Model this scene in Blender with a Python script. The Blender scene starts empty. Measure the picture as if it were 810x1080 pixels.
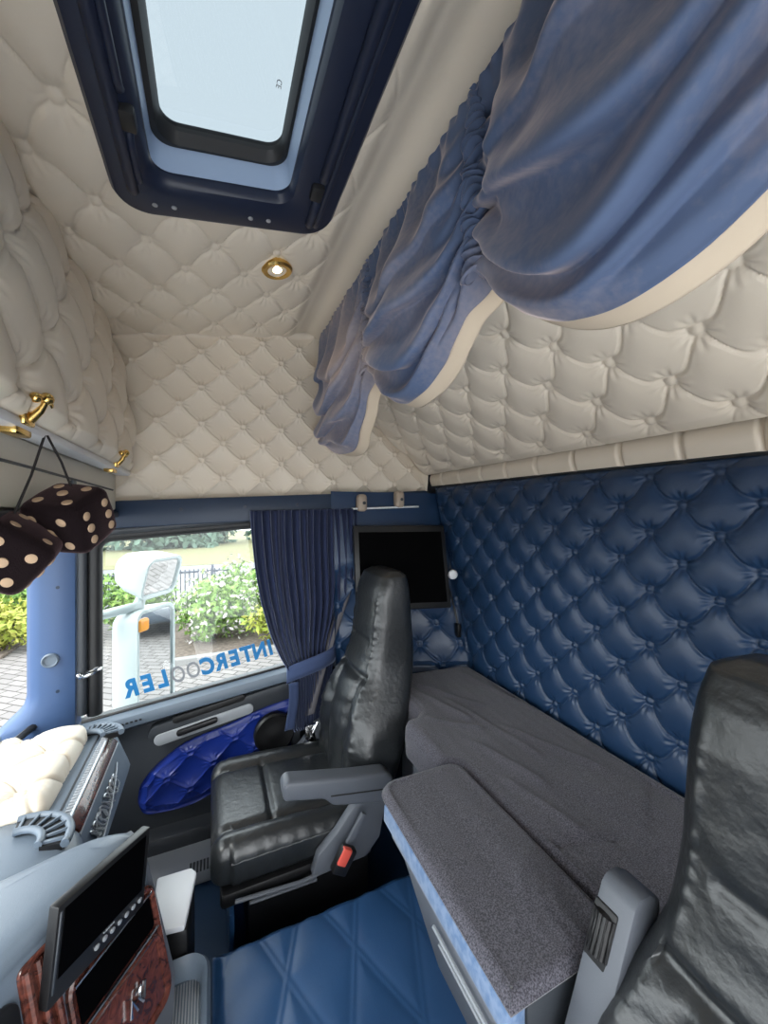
import bpy, bmesh, math, random
import numpy as np
from mathutils import Vector, Matrix, Euler

C = bpy.context.scene
PI = math.pi
random.seed(7)
RNG = np.random.RandomState(5)
FLOOR = 1.42          # eye height above the cab floor; shapes below are written relative to the eye height

# ------------------------------------------------------------------ camera, sky, exposure
cam_data = bpy.data.cameras.new('camera')
cam = bpy.data.objects.new('camera', cam_data)
C.collection.objects.link(cam)
cam_data.sensor_fit = 'VERTICAL'
cam_data.sensor_height = 36.0
cam_data.lens = 36.0 * 406.0 / 1080.0
cam_data.clip_start = 0.02
cam_data.clip_end = 500
cam.location = (0, 0, FLOOR)
cam.rotation_euler = (PI / 2, 0, -math.radians(24))
C.camera = cam

world = bpy.data.worlds.new('sky')
C.world = world
world.use_nodes = True
wn = world.node_tree
bgn = wn.nodes['Background']
bgn.inputs['Color'].default_value = (0.93, 0.97, 1.0, 1)
bgn.inputs['Strength'].default_value = 3.5

sun_data = bpy.data.lights.new('sun', 'SUN')
sun_data.energy = 2.2
sun_data.angle = math.radians(25)
sun_data.color = (1.0, 0.97, 0.92)
sun = bpy.data.objects.new('sun', sun_data)
C.collection.objects.link(sun)
sun.location = (-3, -3, 9)
sun.rotation_euler = Euler((math.radians(42), 0, math.radians(-60)))

C.view_settings.view_transform = 'Standard'
C.view_settings.look = 'None'
C.view_settings.exposure = 0.55
C.view_settings.gamma = 1.0
C.view_settings.use_curve_mapping = False

# ------------------------------------------------------------------ materials
def new_mat(name):
    m = bpy.data.materials.new(name)
    m.use_nodes = True
    nt = m.node_tree
    return m, nt, nt.nodes['Principled BSDF']

def mat(name, col, rough=.5, metal=0., spec=.5, bump=None, col2=None, cscale=20., sheen=0., sheen_tint=None, coat=0., cdetail=3., emit=None, estr=0.):
    """col2: mottled second colour; bump = (kind, scale, strength)"""
    m, nt, b = new_mat(name)
    b.inputs['Base Color'].default_value = (*col, 1)
    b.inputs['Roughness'].default_value = rough
    b.inputs['Metallic'].default_value = metal
    b.inputs['Specular IOR Level'].default_value = spec
    if sheen:
        b.inputs['Sheen Weight'].default_value = sheen
        b.inputs['Sheen Roughness'].default_value = .35
        if sheen_tint: b.inputs['Sheen Tint'].default_value = (*sheen_tint, 1)
    if coat:
        b.inputs['Coat Weight'].default_value = coat
        b.inputs['Coat Roughness'].default_value = .15
    if emit:
        b.inputs['Emission Color'].default_value = (*emit, 1)
        b.inputs['Emission Strength'].default_value = estr
    tc = nt.nodes.new('ShaderNodeTexCoord')
    if col2:
        n = nt.nodes.new('ShaderNodeTexNoise')
        n.inputs['Scale'].default_value = cscale
        n.inputs['Detail'].default_value = cdetail
        nt.links.new(tc.outputs['Object'], n.inputs['Vector'])
        r = nt.nodes.new('ShaderNodeValToRGB')
        r.color_ramp.elements[0].position = .38
        r.color_ramp.elements[1].position = .62
        r.color_ramp.elements[0].color = (*col, 1)
        r.color_ramp.elements[1].color = (*col2, 1)
        nt.links.new(n.outputs['Fac'], r.inputs['Fac'])
        nt.links.new(r.outputs['Color'], b.inputs['Base Color'])
    if bump:
        kind, sc, st = bump
        bp = nt.nodes.new('ShaderNodeBump')
        bp.inputs['Strength'].default_value = st
        bp.inputs['Distance'].default_value = .004
        if kind == 'noise':
            t = nt.nodes.new('ShaderNodeTexNoise')
            t.inputs['Scale'].default_value = sc
            t.inputs['Detail'].default_value = 5
            out = t.outputs['Fac']
        elif kind == 'wave':
            t = nt.nodes.new('ShaderNodeTexWave')
            t.inputs['Scale'].default_value = sc
            out = t.outputs['Fac']
        else:
            t = nt.nodes.new('ShaderNodeTexVoronoi')
            t.feature = 'DISTANCE_TO_EDGE'
            t.inputs['Scale'].default_value = sc
            out = t.outputs['Distance']
        w = nt.nodes.new('ShaderNodeTexNoise')
        w.inputs['Scale'].default_value = 9
        add = nt.nodes.new('ShaderNodeMixRGB')
        add.blend_type = 'ADD'
        add.inputs['Fac'].default_value = .03
        nt.links.new(tc.outputs['Object'], w.inputs['Vector'])
        nt.links.new(tc.outputs['Object'], add.inputs['Color1'])
        nt.links.new(w.outputs['Color'], add.inputs['Color2'])
        nt.links.new(add.outputs['Color'] if kind != 'noise' else tc.outputs['Object'], t.inputs['Vector'])
        nt.links.new(out, bp.inputs['Height'])
        nt.links.new(bp.outputs['Normal'], b.inputs['Normal'])
    return m

def glass_mat(name, tint, gloss=.08):
    m, nt, b = new_mat(name)
    nt.nodes.remove(b)
    out = nt.nodes['Material Output']
    t = nt.nodes.new('ShaderNodeBsdfTransparent')
    t.inputs['Color'].default_value = (*tint, 1)
    g = nt.nodes.new('ShaderNodeBsdfGlossy')
    g.inputs['Roughness'].default_value = .02
    mx = nt.nodes.new('ShaderNodeMixShader')
    mx.inputs['Fac'].default_value = gloss
    nt.links.new(t.outputs[0], mx.inputs[1])
    nt.links.new(g.outputs[0], mx.inputs[2])
    nt.links.new(mx.outputs[0], out.inputs['Surface'])
    return m

def wood_mat(name):
    m, nt, b = new_mat(name)
    tc = nt.nodes.new('ShaderNodeTexCoord')
    n = nt.nodes.new('ShaderNodeTexNoise')
    n.inputs['Scale'].default_value = 34
    n.inputs['Detail'].default_value = 6
    n.inputs['Distortion'].default_value = 2.2
    r = nt.nodes.new('ShaderNodeValToRGB')
    r.color_ramp.elements[0].position = .36
    r.color_ramp.elements[0].color = (.04, .012, .009, 1)
    r.color_ramp.elements[1].position = .66
    r.color_ramp.elements[1].color = (.145, .042, .028, 1)
    nt.links.new(tc.outputs['Object'], n.inputs['Vector'])
    nt.links.new(n.outputs['Fac'], r.inputs['Fac'])
    nt.links.new(r.outputs['Color'], b.inputs['Base Color'])
    b.inputs['Roughness'].default_value = .25
    b.inputs['Coat Weight'].default_value = .5
    return m

def paving_mat(name):
    m, nt, b = new_mat(name)
    tc = nt.nodes.new('ShaderNodeTexCoord')
    mp = nt.nodes.new('ShaderNodeMapping')
    mp.inputs['Rotation'].default_value = (0, 0, math.radians(38))
    br = nt.nodes.new('ShaderNodeTexBrick')
    br.inputs['Scale'].default_value = 1.0
    br.inputs['Brick Width'].default_value = .30
    br.inputs['Row Height'].default_value = .15
    br.inputs['Mortar Size'].default_value = .012
    br.inputs['Color1'].default_value = (.21, .195, .19, 1)
    br.inputs['Color2'].default_value = (.165, .153, .15, 1)
    br.inputs['Mortar'].default_value = (.065, .058, .055, 1)
    nt.links.new(tc.outputs['Object'], mp.inputs['Vector'])
    nt.links.new(mp.outputs['Vector'], br.inputs['Vector'])
    nt.links.new(br.outputs['Color'], b.inputs['Base Color'])
    b.inputs['Roughness'].default_value = .9
    return m

def fabric_mat(name, c1, c2, scale=420.):
    m, nt, b = new_mat(name)
    tc = nt.nodes.new('ShaderNodeTexCoord')
    n = nt.nodes.new('ShaderNodeTexNoise')
    n.inputs['Scale'].default_value = scale
    n.inputs['Detail'].default_value = 4
    r = nt.nodes.new('ShaderNodeValToRGB')
    r.color_ramp.elements[0].position = .40
    r.color_ramp.elements[0].color = (*c1, 1)
    r.color_ramp.elements[1].position = .62
    r.color_ramp.elements[1].color = (*c2, 1)
    nt.links.new(tc.outputs['Object'], n.inputs['Vector'])
    nt.links.new(n.outputs['Fac'], r.inputs['Fac'])
    nt.links.new(r.outputs['Color'], b.inputs['Base Color'])
    b.inputs['Roughness'].default_value = .95
    b.inputs['Specular IOR Level'].default_value = .15
    b.inputs['Sheen Weight'].default_value = .25
    bp = nt.nodes.new('ShaderNodeBump')
    bp.inputs['Strength'].default_value = .25
    bp.inputs['Distance'].default_value = .002
    nt.links.new(n.outputs['Fac'], bp.inputs['Height'])
    nt.links.new(bp.outputs['Normal'], b.inputs['Normal'])
    return m

def velvet_mat(name):
    m, nt, b = new_mat(name)
    tc = nt.nodes.new('ShaderNodeTexCoord')
    n1 = nt.nodes.new('ShaderNodeTexNoise'); n1.inputs['Scale'].default_value = 2.4; n1.inputs['Detail'].default_value = 1.5
    n2 = nt.nodes.new('ShaderNodeTexNoise'); n2.inputs['Scale'].default_value = 70; n2.inputs['Detail'].default_value = 4
    mx = nt.nodes.new('ShaderNodeMixRGB'); mx.inputs['Fac'].default_value = .16
    r = nt.nodes.new('ShaderNodeValToRGB')
    r.color_ramp.elements[0].position = .42
    r.color_ramp.elements[0].color = (.115, .160, .275, 1)
    r.color_ramp.elements[1].position = .66
    r.color_ramp.elements[1].color = (.40, .36, .39, 1)  # pinkish grey nap patches, their highlights put into the colour
    nt.links.new(tc.outputs['Object'], n1.inputs['Vector'])
    nt.links.new(tc.outputs['Object'], n2.inputs['Vector'])
    nt.links.new(n1.outputs['Fac'], mx.inputs['Color1'])
    nt.links.new(n2.outputs['Fac'], mx.inputs['Color2'])
    nt.links.new(mx.outputs['Color'], r.inputs['Fac'])
    nt.links.new(r.outputs['Color'], b.inputs['Base Color'])
    b.inputs['Roughness'].default_value = .8
    b.inputs['Specular IOR Level'].default_value = .15
    b.inputs['Sheen Weight'].default_value = .75
    b.inputs['Sheen Roughness'].default_value = .3
    b.inputs['Sheen Tint'].default_value = (1, .84, .80, 1)
    bp = nt.nodes.new('ShaderNodeBump'); bp.inputs['Strength'].default_value = .15; bp.inputs['Distance'].default_value = .003
    nt.links.new(n2.outputs['Fac'], bp.inputs['Height'])
    nt.links.new(bp.outputs['Normal'], b.inputs['Normal'])
    return m

M = dict(
    cream=mat('cream_leather', (.77, .68, .56), .42, bump=('noise', 90, .06)),
    cream_plain=mat('cream_vinyl', (.70, .65, .55), .45, bump=('noise', 120, .05)),
    navy=mat('navy_leather', (.014, .040, .098), .36, bump=('noise', 150, .07)),
    royal=mat('royal_blue_leather', (.011, .034, .27), .33, bump=('noise', 150, .06)),
    black_leather=mat('black_leather', (.013, .015, .017), .35, spec=.8, bump=('noise', 60, .38)),
    leather_seam=mat('worn_black_leather', (.05, .053, .056), .5, bump=('noise', 160, .3)),
    charcoal=fabric_mat('charcoal_bedspread', (.040, .038, .048), (.125, .12, .145)),
    velour=mat('light_blue_velour', (.11, .18, .31), .8, spec=.2, col2=(.19, .26, .39), cscale=60, sheen=.4),
    mat_blue=mat('blue_quilted_vinyl', (.020, .068, .17), .40, bump=('noise', 180, .05)),
    carpet=mat('dark_blue_floor', (.012, .045, .105), .6, bump=('noise', 300, .2)),
    velvet=velvet_mat('blue_velvet'),
    lining=mat('beige_lining', (.72, .60, .46), .8, spec=.2, bump=('noise', 500, .1)),
    drape=mat('navy_drape', (.022, .030, .070), .85, spec=.15, sheen=.5, sheen_tint=(.6, .68, .95)),
    tie=mat('blue_tieback', (.05, .072, .15), .85, spec=.15, sheen=.4, sheen_tint=(.6, .7, 1)),
    navy_plastic=mat('navy_plastic', (.012, .018, .042), .42),
    hatch_liner=mat('pale_blue_plastic', (.33, .42, .58), .4),
    rubber=mat('black_rubber', (.012, .012, .013), .5),
    dash=mat('blue_grey_plastic', (.13, .165, .21), .42, bump=('noise', 400, .08)),
    dash_dark=mat('dark_grey_plastic', (.035, .04, .048), .45, bump=('noise', 400, .08)),
    grey=mat('mid_grey_plastic', (.10, .11, .13), .45, bump=('noise', 400, .06)),
    panel_grey=mat('bunk_grey_plastic', (.17, .18, .20), .5, bump=('noise', 400, .06)),
    light_grey=mat('light_grey_plastic', (.33, .35, .38), .45),
    pillar=mat('blue_pillar_paint', (.055, .105, .23), .42),
    header=mat('navy_header', (.012, .028, .062), .45),
    black=mat('black_plastic', (.008, .008, .009), .4),
    screen=mat('dark_screen', (.0012, .0012, .0015), .5, spec=.015),
    wood=wood_mat('burr_wood'),
    chrome=mat('chrome', (.75, .76, .78), .18, metal=1),
    silver=mat('silver_paint', (.50, .52, .55), .38, metal=.6),
    gold=mat('brass', (.78, .52, .17), .22, metal=1),
    white=mat('white_plastic', (.78, .79, .82), .4),
    mirror_white=mat('white_paint', (.52, .58, .58), .3),
    mirror=mat('mirror', (.86, .88, .88), .02, metal=1),
    amber=mat('amber_lens', (.85, .33, .03), .25),
    red=mat('red_button', (.70, .10, .07), .4),
    belt=mat('belt_webbing', (.10, .095, .105), .75, bump=('wave', 160, .1)),
    plush=mat('black_plush', (.010, .006, .007), .95, spec=.1, sheen=.5, sheen_tint=(.5, .32, .34), bump=('noise', 500, .4)),
    pip=mat('beige_felt', (.50, .35, .23), .9, spec=.1),
    string=mat('black_string', (.015, .012, .012), .8),
    beige=mat('beige_plastic', (.42, .34, .27), .5),
    glass=glass_mat('clear_glass', (.93, .96, .96), .025),
    roof_glass=glass_mat('tinted_roof_glass', (.37, .40, .415), .04),
    decal_blue=mat('blue_decal', (.012, .19, .46), .5),
    decal_grey=mat('grey_decal', (.27, .28, .30), .5),
    lamp_on=mat('lamp_bulb', (1, .8, .5), .5, emit=(1, .74, .40), estr=14),
    paving=paving_mat('brick_paving'),
    asphalt=mat('asphalt', (.15, .15, .16), .9, col2=(.19, .185, .185), cscale=2),
    verge=mat('dry_grass', (.13, .135, .06), .95, col2=(.20, .18, .09), cscale=3),
    soil=mat('bark_mulch', (.10, .08, .065), .95, col2=(.17, .135, .115), cscale=14),
    leaf=mat('green_leaf', (.10, .21, .035), .6, col2=(.24, .36, .08), cscale=5),
    leaf_yellow=mat('yellow_green_leaf', (.24, .30, .035), .6, col2=(.38, .38, .07), cscale=6),
    leaf_far=mat('blue_green_leaf', (.07, .13, .09), .8, col2=(.13, .20, .15), cscale=1.5),
    petal=mat('white_petal', (.55, .50, .50), .7),
    bark=mat('bark', (.10, .075, .055), .9),
    fence=mat('dark_fence_paint', (.05, .06, .09), .6),
    concrete=mat('kerb_concrete', (.24, .235, .23), .9),
    car_paint=mat('dark_car_paint', (.05, .065, .085), .3, coat=.5),
    car_glass=mat('car_glass', (.015, .02, .025), .08),
    tyre=mat('tyre', (.015, .015, .015), .8),
)

# ------------------------------------------------------------------ object helpers
def thing(name, label, cat, loc=(0, 0, 0), group=None, kind=None):
    o = bpy.data.objects.new(name, None)
    o.empty_display_size = .1
    o.location = (loc[0], loc[1], loc[2] + FLOOR)
    C.collection.objects.link(o)
    if label: o['label'] = label
    if cat: o['category'] = cat
    if group: o['group'] = group
    if kind: o['kind'] = kind
    return o

def world_loc(o):
    v = Vector((0, 0, 0))
    while o is not None:
        v += o.location
        o = o.parent
    return v

def obj(name, G, m, parent=None, smooth=True, label=None, cat=None, group=None, kind=None, angle=None):
    """one mesh object; G holds points relative to the eye height"""
    base = world_loc(parent) if parent else Vector((0, 0, 0))
    me = bpy.data.meshes.new(name)
    v = np.array(G.v, dtype=float).reshape(-1, 3) + np.array([0, 0, FLOOR]) - np.array(base)
    me.from_pydata(v.tolist(), [], G.f)
    me.materials.append(M[m])
    me.validate()
    if smooth:
        me.polygons.foreach_set('use_smooth', [True] * len(me.polygons))
        try: me.set_sharp_from_angle(angle=math.radians(angle or 40))
        except Exception: pass
    me.update()
    o = bpy.data.objects.new(name, me)
    C.collection.objects.link(o)
    if parent: o.parent = parent
    if label: o['label'] = label
    if cat: o['category'] = cat
    if group: o['group'] = group
    if kind: o['kind'] = kind
    return o

class Geo:
    def __init__(s): s.v = []; s.f = []
    def add(s, vs, fs, mtx=None):
        n = len(s.v)
        for p in vs:
            p = Vector(p)
            if mtx is not None: p = mtx @ p
            s.v.append((p.x, p.y, p.z))
        s.f += [tuple(i + n for i in f) for f in fs]
        return s
    def bm(s, b, mtx=None):
        b.verts.ensure_lookup_table()
        for i, v in enumerate(b.verts): v.index = i
        s.add([v.co.copy() for v in b.verts], [[v.index for v in f.verts] for f in b.faces], mtx)
        b.free()
        return s
    def box(s, x0, x1, y0, y1, z0, z1, bev=.004, seg=2, mtx=None):
        b = bmesh.new()
        bmesh.ops.create_cube(b, size=1)
        for v in b.verts:
            v.co = Vector(((x0 + x1) / 2 + v.co.x * (x1 - x0), (y0 + y1) / 2 + v.co.y * (y1 - y0), (z0 + z1) / 2 + v.co.z * (z1 - z0)))
        if bev > 0:
            bmesh.ops.bevel(b, geom=b.edges[:], offset=min(bev, .49 * min(x1 - x0, y1 - y0, z1 - z0)), segments=seg, profile=.5, affect='EDGES')
        return s.bm(b, mtx)
    def prism(s, poly, ext, bev=0., seg=2, mtx=None):
        b = bmesh.new()
        vs = [b.verts.new(p) for p in poly]
        f = b.faces.new(vs)
        r = bmesh.ops.extrude_face_region(b, geom=[f])
        for e in r['geom']:
            if isinstance(e, bmesh.types.BMVert): e.co += Vector(ext)
        bmesh.ops.recalc_face_normals(b, faces=b.faces[:])
        if bev > 0:
            b.edges.ensure_lookup_table()
            es = [e for e in b.edges if len(e.link_faces) == 2 and e.calc_face_angle() > .5]
            bmesh.ops.bevel(b, geom=es, offset=bev, segments=seg, profile=.5, affect='EDGES')
        return s.bm(b, mtx)
    def tube(s, path, r, n=8, closed=False, cap=True):
        P = [Vector(p) for p in path]
        rr = r if isinstance(r, (list, tuple)) else [r] * len(P)
        base = len(s.v)
        prev = None
        for i, p in enumerate(P):
            if closed: t = P[(i + 1) % len(P)] - P[i - 1]
            else: t = (P[min(i + 1, len(P) - 1)] - P[max(i - 1, 0)])
            t.normalize()
            if prev is None:
                a = Vector((0, 0, 1)) if abs(t.z) < .9 else Vector((1, 0, 0))
                nx = t.cross(a).normalized()
            else:
                nx = (prev - t * prev.dot(t)).normalized()
            prev = nx
            ny = t.cross(nx)
            for k in range(n):
                q = p + (nx * math.cos(2 * PI * k / n) + ny * math.sin(2 * PI * k / n)) * rr[i]
                s.v.append((q.x, q.y, q.z))
        L = len(P)
        for i in range(L if closed else L - 1):
            a, b_ = base + i * n, base + ((i + 1) % L) * n
            for k in range(n):
                s.f.append((a + k, a + (k + 1) % n, b_ + (k + 1) % n, b_ + k))
        if cap and not closed:
            s.f.append(tuple(base + k for k in range(n))[::-1])
            s.f.append(tuple(base + (L - 1) * n + k for k in range(n)))
        return s
    def lathe(s, org, axis, prof, n=24):
        """prof = [(radius, height along axis)]"""
        z = Vector(axis).normalized()
        a = Vector((0, 0, 1)) if abs(z.z) < .9 else Vector((1, 0, 0))
        x = z.cross(a).normalized(); y = z.cross(x)
        o = Vector(org); base = len(s.v)
        for r, h in prof:
            for k in range(n):
                q = o + z * h + (x * math.cos(2 * PI * k / n) + y * math.sin(2 * PI * k / n)) * r
                s.v.append((q.x, q.y, q.z))
        for i in range(len(prof) - 1):
            for k in range(n):
                s.f.append((base + i * n + k, base + i * n + (k + 1) % n, base + (i + 1) * n + (k + 1) % n, base + (i + 1) * n + k))
        s.f.append(tuple(base + k for k in range(n))[::-1])
        s.f.append(tuple(base + (len(prof) - 1) * n + k for k in range(n)))
        return s
    def grid(s, P, mask=None, closed=False):
        n, m = P.shape[:2]
        base = len(s.v)
        s.v += [tuple(p) for p in P.reshape(-1, 3)]
        for i in range(n - 1):
            for j in range(m if closed else m - 1):
                if mask is not None and not mask[i, j]: continue
                k = (j + 1) % m
                s.f.append((base + i * m + j, base + (i + 1) * m + j, base + (i + 1) * m + k, base + i * m + k))
        return s
    def loft(s, rings):
        """closed rings (k, n, 3) joined, both ends capped"""
        R = np.array(rings); b = len(s.v); n = R.shape[1]
        s.grid(R, closed=True)
        s.f.append(tuple(b + j for j in range(n)))
        s.f.append(tuple(b + (R.shape[0] - 1) * n + j for j in range(n))[::-1])
        return s
    def ball(s, c, r, n=10, sc=(1, 1, 1)):
        b = bmesh.new()
        bmesh.ops.create_uvsphere(b, u_segments=n, v_segments=max(6, n // 2 + 1), radius=r)
        return s.bm(b, Matrix.Translation(c) @ Matrix.Diagonal((*sc, 1)))

def sstep(a, b, x):
    t = np.clip((x - a) / (b - a), 0, 1)
    return t * t * (3 - 2 * t)

def wob(x, y, seed=0, k=4, f0=1.0):
    """smooth pseudo-random field about -1..1"""
    r = np.random.RandomState(seed)
    out = 0
    for i in range(k):
        a = r.uniform(0, 2 * PI); f = f0 * (1.7 ** i); ph = r.uniform(0, 6.3)
        out = out + np.sin(f * (x * math.cos(a) + y * math.sin(a)) + ph) / (1.35 ** i)
    return out / 2.2

def normals(P):
    du = np.gradient(P, axis=0); dv = np.gradient(P, axis=1)
    n = np.cross(du, dv)
    return n / (np.linalg.norm(n, axis=2, keepdims=True) + 1e-12)

def tuft_height(U, V, sag=.16, seed=1, pleat=.06):
    """buttoned diamond upholstery: buttons where U and V are integers of equal parity; 0 at the folds, 1 on the pillows"""
    Ve = V + sag * (1 - np.cos(2 * PI * U)) / 2
    a = np.abs(np.sin(PI * (U + Ve) / 2)); b = np.abs(np.sin(PI * (U - Ve) / 2))
    dp = np.abs((U + Ve) / 2 - np.round((U + Ve) / 2)); dq = np.abs((U - Ve) / 2 - np.round((U - Ve) / 2))
    d_ = np.minimum(dp, dq)
    crease = 1 - np.exp(-(d_ / .020) ** 1.4) + .16 * np.exp(-((d_ - .060) / .022) ** 2)
    pillow = (a * b) ** .75
    i0 = np.round(U); j0 = np.round(V)
    odd = (np.abs(i0 + j0) % 2) > .5
    # nearest button
    best = np.full(U.shape, 9.); bx = np.zeros(U.shape); by = np.zeros(U.shape)
    for di in (-1, 0, 1):
        for dj in (-1, 0, 1):
            ii = i0 + di; jj = j0 + dj
            ok = (np.abs(ii + jj) % 2) < .5
            r = np.hypot(U - ii, V - jj)
            r = np.where(ok, r, 9)
            better = r < best
            best = np.where(better, r, best); bx = np.where(better, U - ii, bx); by = np.where(better, V - jj, by)
    dimple = 1 - np.exp(-(best / .24) ** 2)
    th = np.arctan2(by, bx)
    pl = pleat * np.exp(-((best - .30) / .16) ** 2) * np.cos(11 * th + 2.0 * np.sin(i0 * 3.1 + j0 * 1.7))
    h = .20 * crease * (.4 + .6 * dimple) + .38 * pillow + .42 * dimple + pl
    # button head
    h = np.where(best < .15, .12 + .34 * np.sqrt(np.clip(1 - (best / .15) ** 2, 0, 1)), h)
    return h

def tuft(name, pos, ns, nt, cell, depth, m, parent=None, mask=None, edge=None, sag=.16, amp=None, flip=False, pleat=.06, **kw):
    """pos(S,T)->(n,m,3) base surface; cell(S,T)->(U,V) button lattice; edge = flattening margin in S,T"""
    S, T = np.meshgrid(np.linspace(0, 1, ns), np.linspace(0, 1, nt), indexing='ij')
    P = pos(S, T)
    N = normals(P)
    if flip: N = -N
    U, V = cell(S, T)
    h = tuft_height(U, V, sag, pleat=pleat)
    if edge is not None:
        es, et = edge
        e = np.minimum(np.minimum(S, 1 - S) / es, np.minimum(T, 1 - T) / et)
        h = h * np.clip(e, 0, 1) ** .5
    if amp is not None: h = h * amp(S, T)
    P = P + N * (h * depth)[..., None]
    mk = mask(S, T)[:-1, :-1] if mask is not None else None
    G = Geo().grid(P, mk)
    if flip: G.f = [f[::-1] for f in G.f]
    return obj(name, G, m, parent, angle=80, **kw)

def V3(x, y, z): return np.stack(np.broadcast_arrays(x, y, z), axis=-1).astype(float)
def lerp(a, b, t): return a + (b - a) * t
def smooth_path(pts, n=8):
    """Catmull-Rom through pts"""
    P = [Vector(p) for p in pts]
    out = []
    for i in range(len(P) - 1):
        p0, p1, p2, p3 = P[max(i - 1, 0)], P[i], P[i + 1], P[min(i + 2, len(P) - 1)]
        for k in range(n):
            t = k / n
            out.append(.5 * ((2 * p1) + (p2 - p0) * t + (2 * p0 - 5 * p1 + 4 * p2 - p3) * t * t + (3 * p1 - p0 - 3 * p2 + p3) * t ** 3))
    out.append(P[-1])
    return out

def rrect(x0, x1, y0, y1, r, n=6):
    """rounded rectangle outline, counter-clockwise"""
    pts = []
    for cx, cy, a0 in ((x1 - r, y1 - r, 0), (x0 + r, y1 - r, PI / 2), (x0 + r, y0 + r, PI), (x1 - r, y0 + r, 1.5 * PI)):
        for k in range(n + 1):
            a = a0 + k / n * PI / 2
            pts.append((cx + r * math.cos(a), cy + r * math.sin(a)))
    return pts

YN, YD, XR = -.24, 1.85, 1.11      # driver's side, passenger's side, rear wall
def ceil_z(x): return .785 + .162 * x

# ================================================================== THE CAB SHELL
obj('floor', Geo().box(-.80, 1.16, YN, 1.93, -1.50, -1.42, 0), 'carpet', smooth=False, kind='structure')

# blue buttoned rear wall
def P_rear(S, T):
    z = lerp(-.76, .128, T)
    yfar = lerp(1.47, 1.80, np.clip((z + .7) / .8, 0, 1))
    return V3(XR + 0 * S, lerp(YN, yfar, S), z + (0.012 * S - .006) * T)
tuft('wall_rear', P_rear, 560, 260, lambda S, T: ((P_rear(S, T)[..., 1] - .593) / .0805, (P_rear(S, T)[..., 2] - .02) / .0775),
     .024, 'navy', edge=(.015, .03), sag=.2, flip=True, kind='structure')
obj('wall_rear_backing', Geo().box(XR + .012, XR + .05, YN, 1.93, -1.42, 1.05, 0), 'dash_dark', smooth=False, kind='structure')

# cream padded ledge above it
def P_ledge(S, T):
    return V3(XR - .014 * np.sin(PI * T) - .006, lerp(YN, 1.83, S), lerp(.130, .225, T) + .012 * S - .02 * S * T)
S, T = np.meshgrid(np.linspace(0, 1, 420), np.linspace(0, 1, 14), indexing='ij')
P = P_ledge(S, T)
k = (P[..., 1] - .593) / .161
seam = np.exp(-((k - np.round(k)) / .035) ** 2)
P[..., 0] += .013 * seam
obj('trim_1', Geo().grid(P), 'cream', kind='structure', angle=80)

# cream buttoned passenger-side wall above the door
def P_far(S, T):
    x0 = lerp(-.40, -.40, T)
    x = lerp(x0, 1.08, S)
    return V3(x, YD - .02 * np.sin(PI * np.clip(T * 4, 0, .5)) + 0 * S, lerp(.04 + .035 * (x + .3), ceil_z(x) + .004, T))
def cell_far(S, T):
    Q = P_far(S, T)
    return (Q[..., 0] + .045) / .084, (Q[..., 2] - .379) / .078
tuft('wall_far', P_far, 420, 220, cell_far,   .024, 'cream', edge=(.02, .03), sag=.05, flip=True, pleat=.05, kind='structure')
obj('wall_far_backing', Geo().box(-.60, XR + .05, YD + .03, YD + .07, .035, 1.05, 0), 'dash_dark', smooth=False, kind='structure')

# ceiling: cream, buttoned, with the opening for the roof hatch
HX0, HX1, HY0, HY1 = -.208, .303, .22, 1.10
def P_ceil(S, T):
    x = lerp(-.385, .475, S)
    z = ceil_z(x) + .012 * np.exp(-((x - .40) / .03) ** 2) - .018 * sstep(.41, .475, x)
    return V3(x, lerp(YN, YD + .01, T), z)
def cell_ceil(S, T):
    Q = P_ceil(S, T)
    return (Q[..., 0] + .167) / .0875, (Q[..., 1] - 1.235) / .125
def amp_ceil(S, T):
    Q = P_ceil(S, T)
    return sstep(.36, .31, Q[..., 0]) * (1 - .0 * T)
def mask_ceil(S, T):
    Q = P_ceil(S, T)
    return ~((Q[..., 0] > HX0 + .03) & (Q[..., 0] < HX1 - .03) & (Q[..., 1] > HY0 + .03) & (Q[..., 1] < HY1 - .03))
tuft('ceiling', P_ceil, 230, 420, cell_ceil, .026, 'cream', edge=(.03, .02), sag=.2, amp=amp_ceil, mask=mask_ceil, flip=True, kind='structure')
g = Geo()
zt = lambda x: ceil_z(x) + .045
for (xa, xb, ya, yb) in ((-.80, HX0 + .03, YN, 1.93), (HX1 - .03, XR + .05, YN, 1.93), (HX0 + .03, HX1 - .03, HY1 - .03, 1.93), (HX0 + .03, HX1 - .03, YN, HY0 + .03)):
    g.prism([(xa, ya, zt(xa)), (xb, ya, zt(xb)), (xb, yb, zt(xb)), (xa, yb, zt(xa))], (0, 0, .03))
obj('roof', g, 'dash_dark', smooth=False, kind='structure')
# driver's side wall above the open door; unseen bedside opening added for light
obj('wall_near', Geo().box(-.80, XR + .05, YN - .05, YN, .10, 1.05, 0).box(.42, XR + .05, YN - .05, YN, -1.42, -.60, 0).box(.42, .50, YN - .05, YN, -.60, .10, 0).box(1.08, XR + .05, YN - .05, YN, -.60, .10, 0), 'cream_plain', smooth=False, kind='structure')

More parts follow.
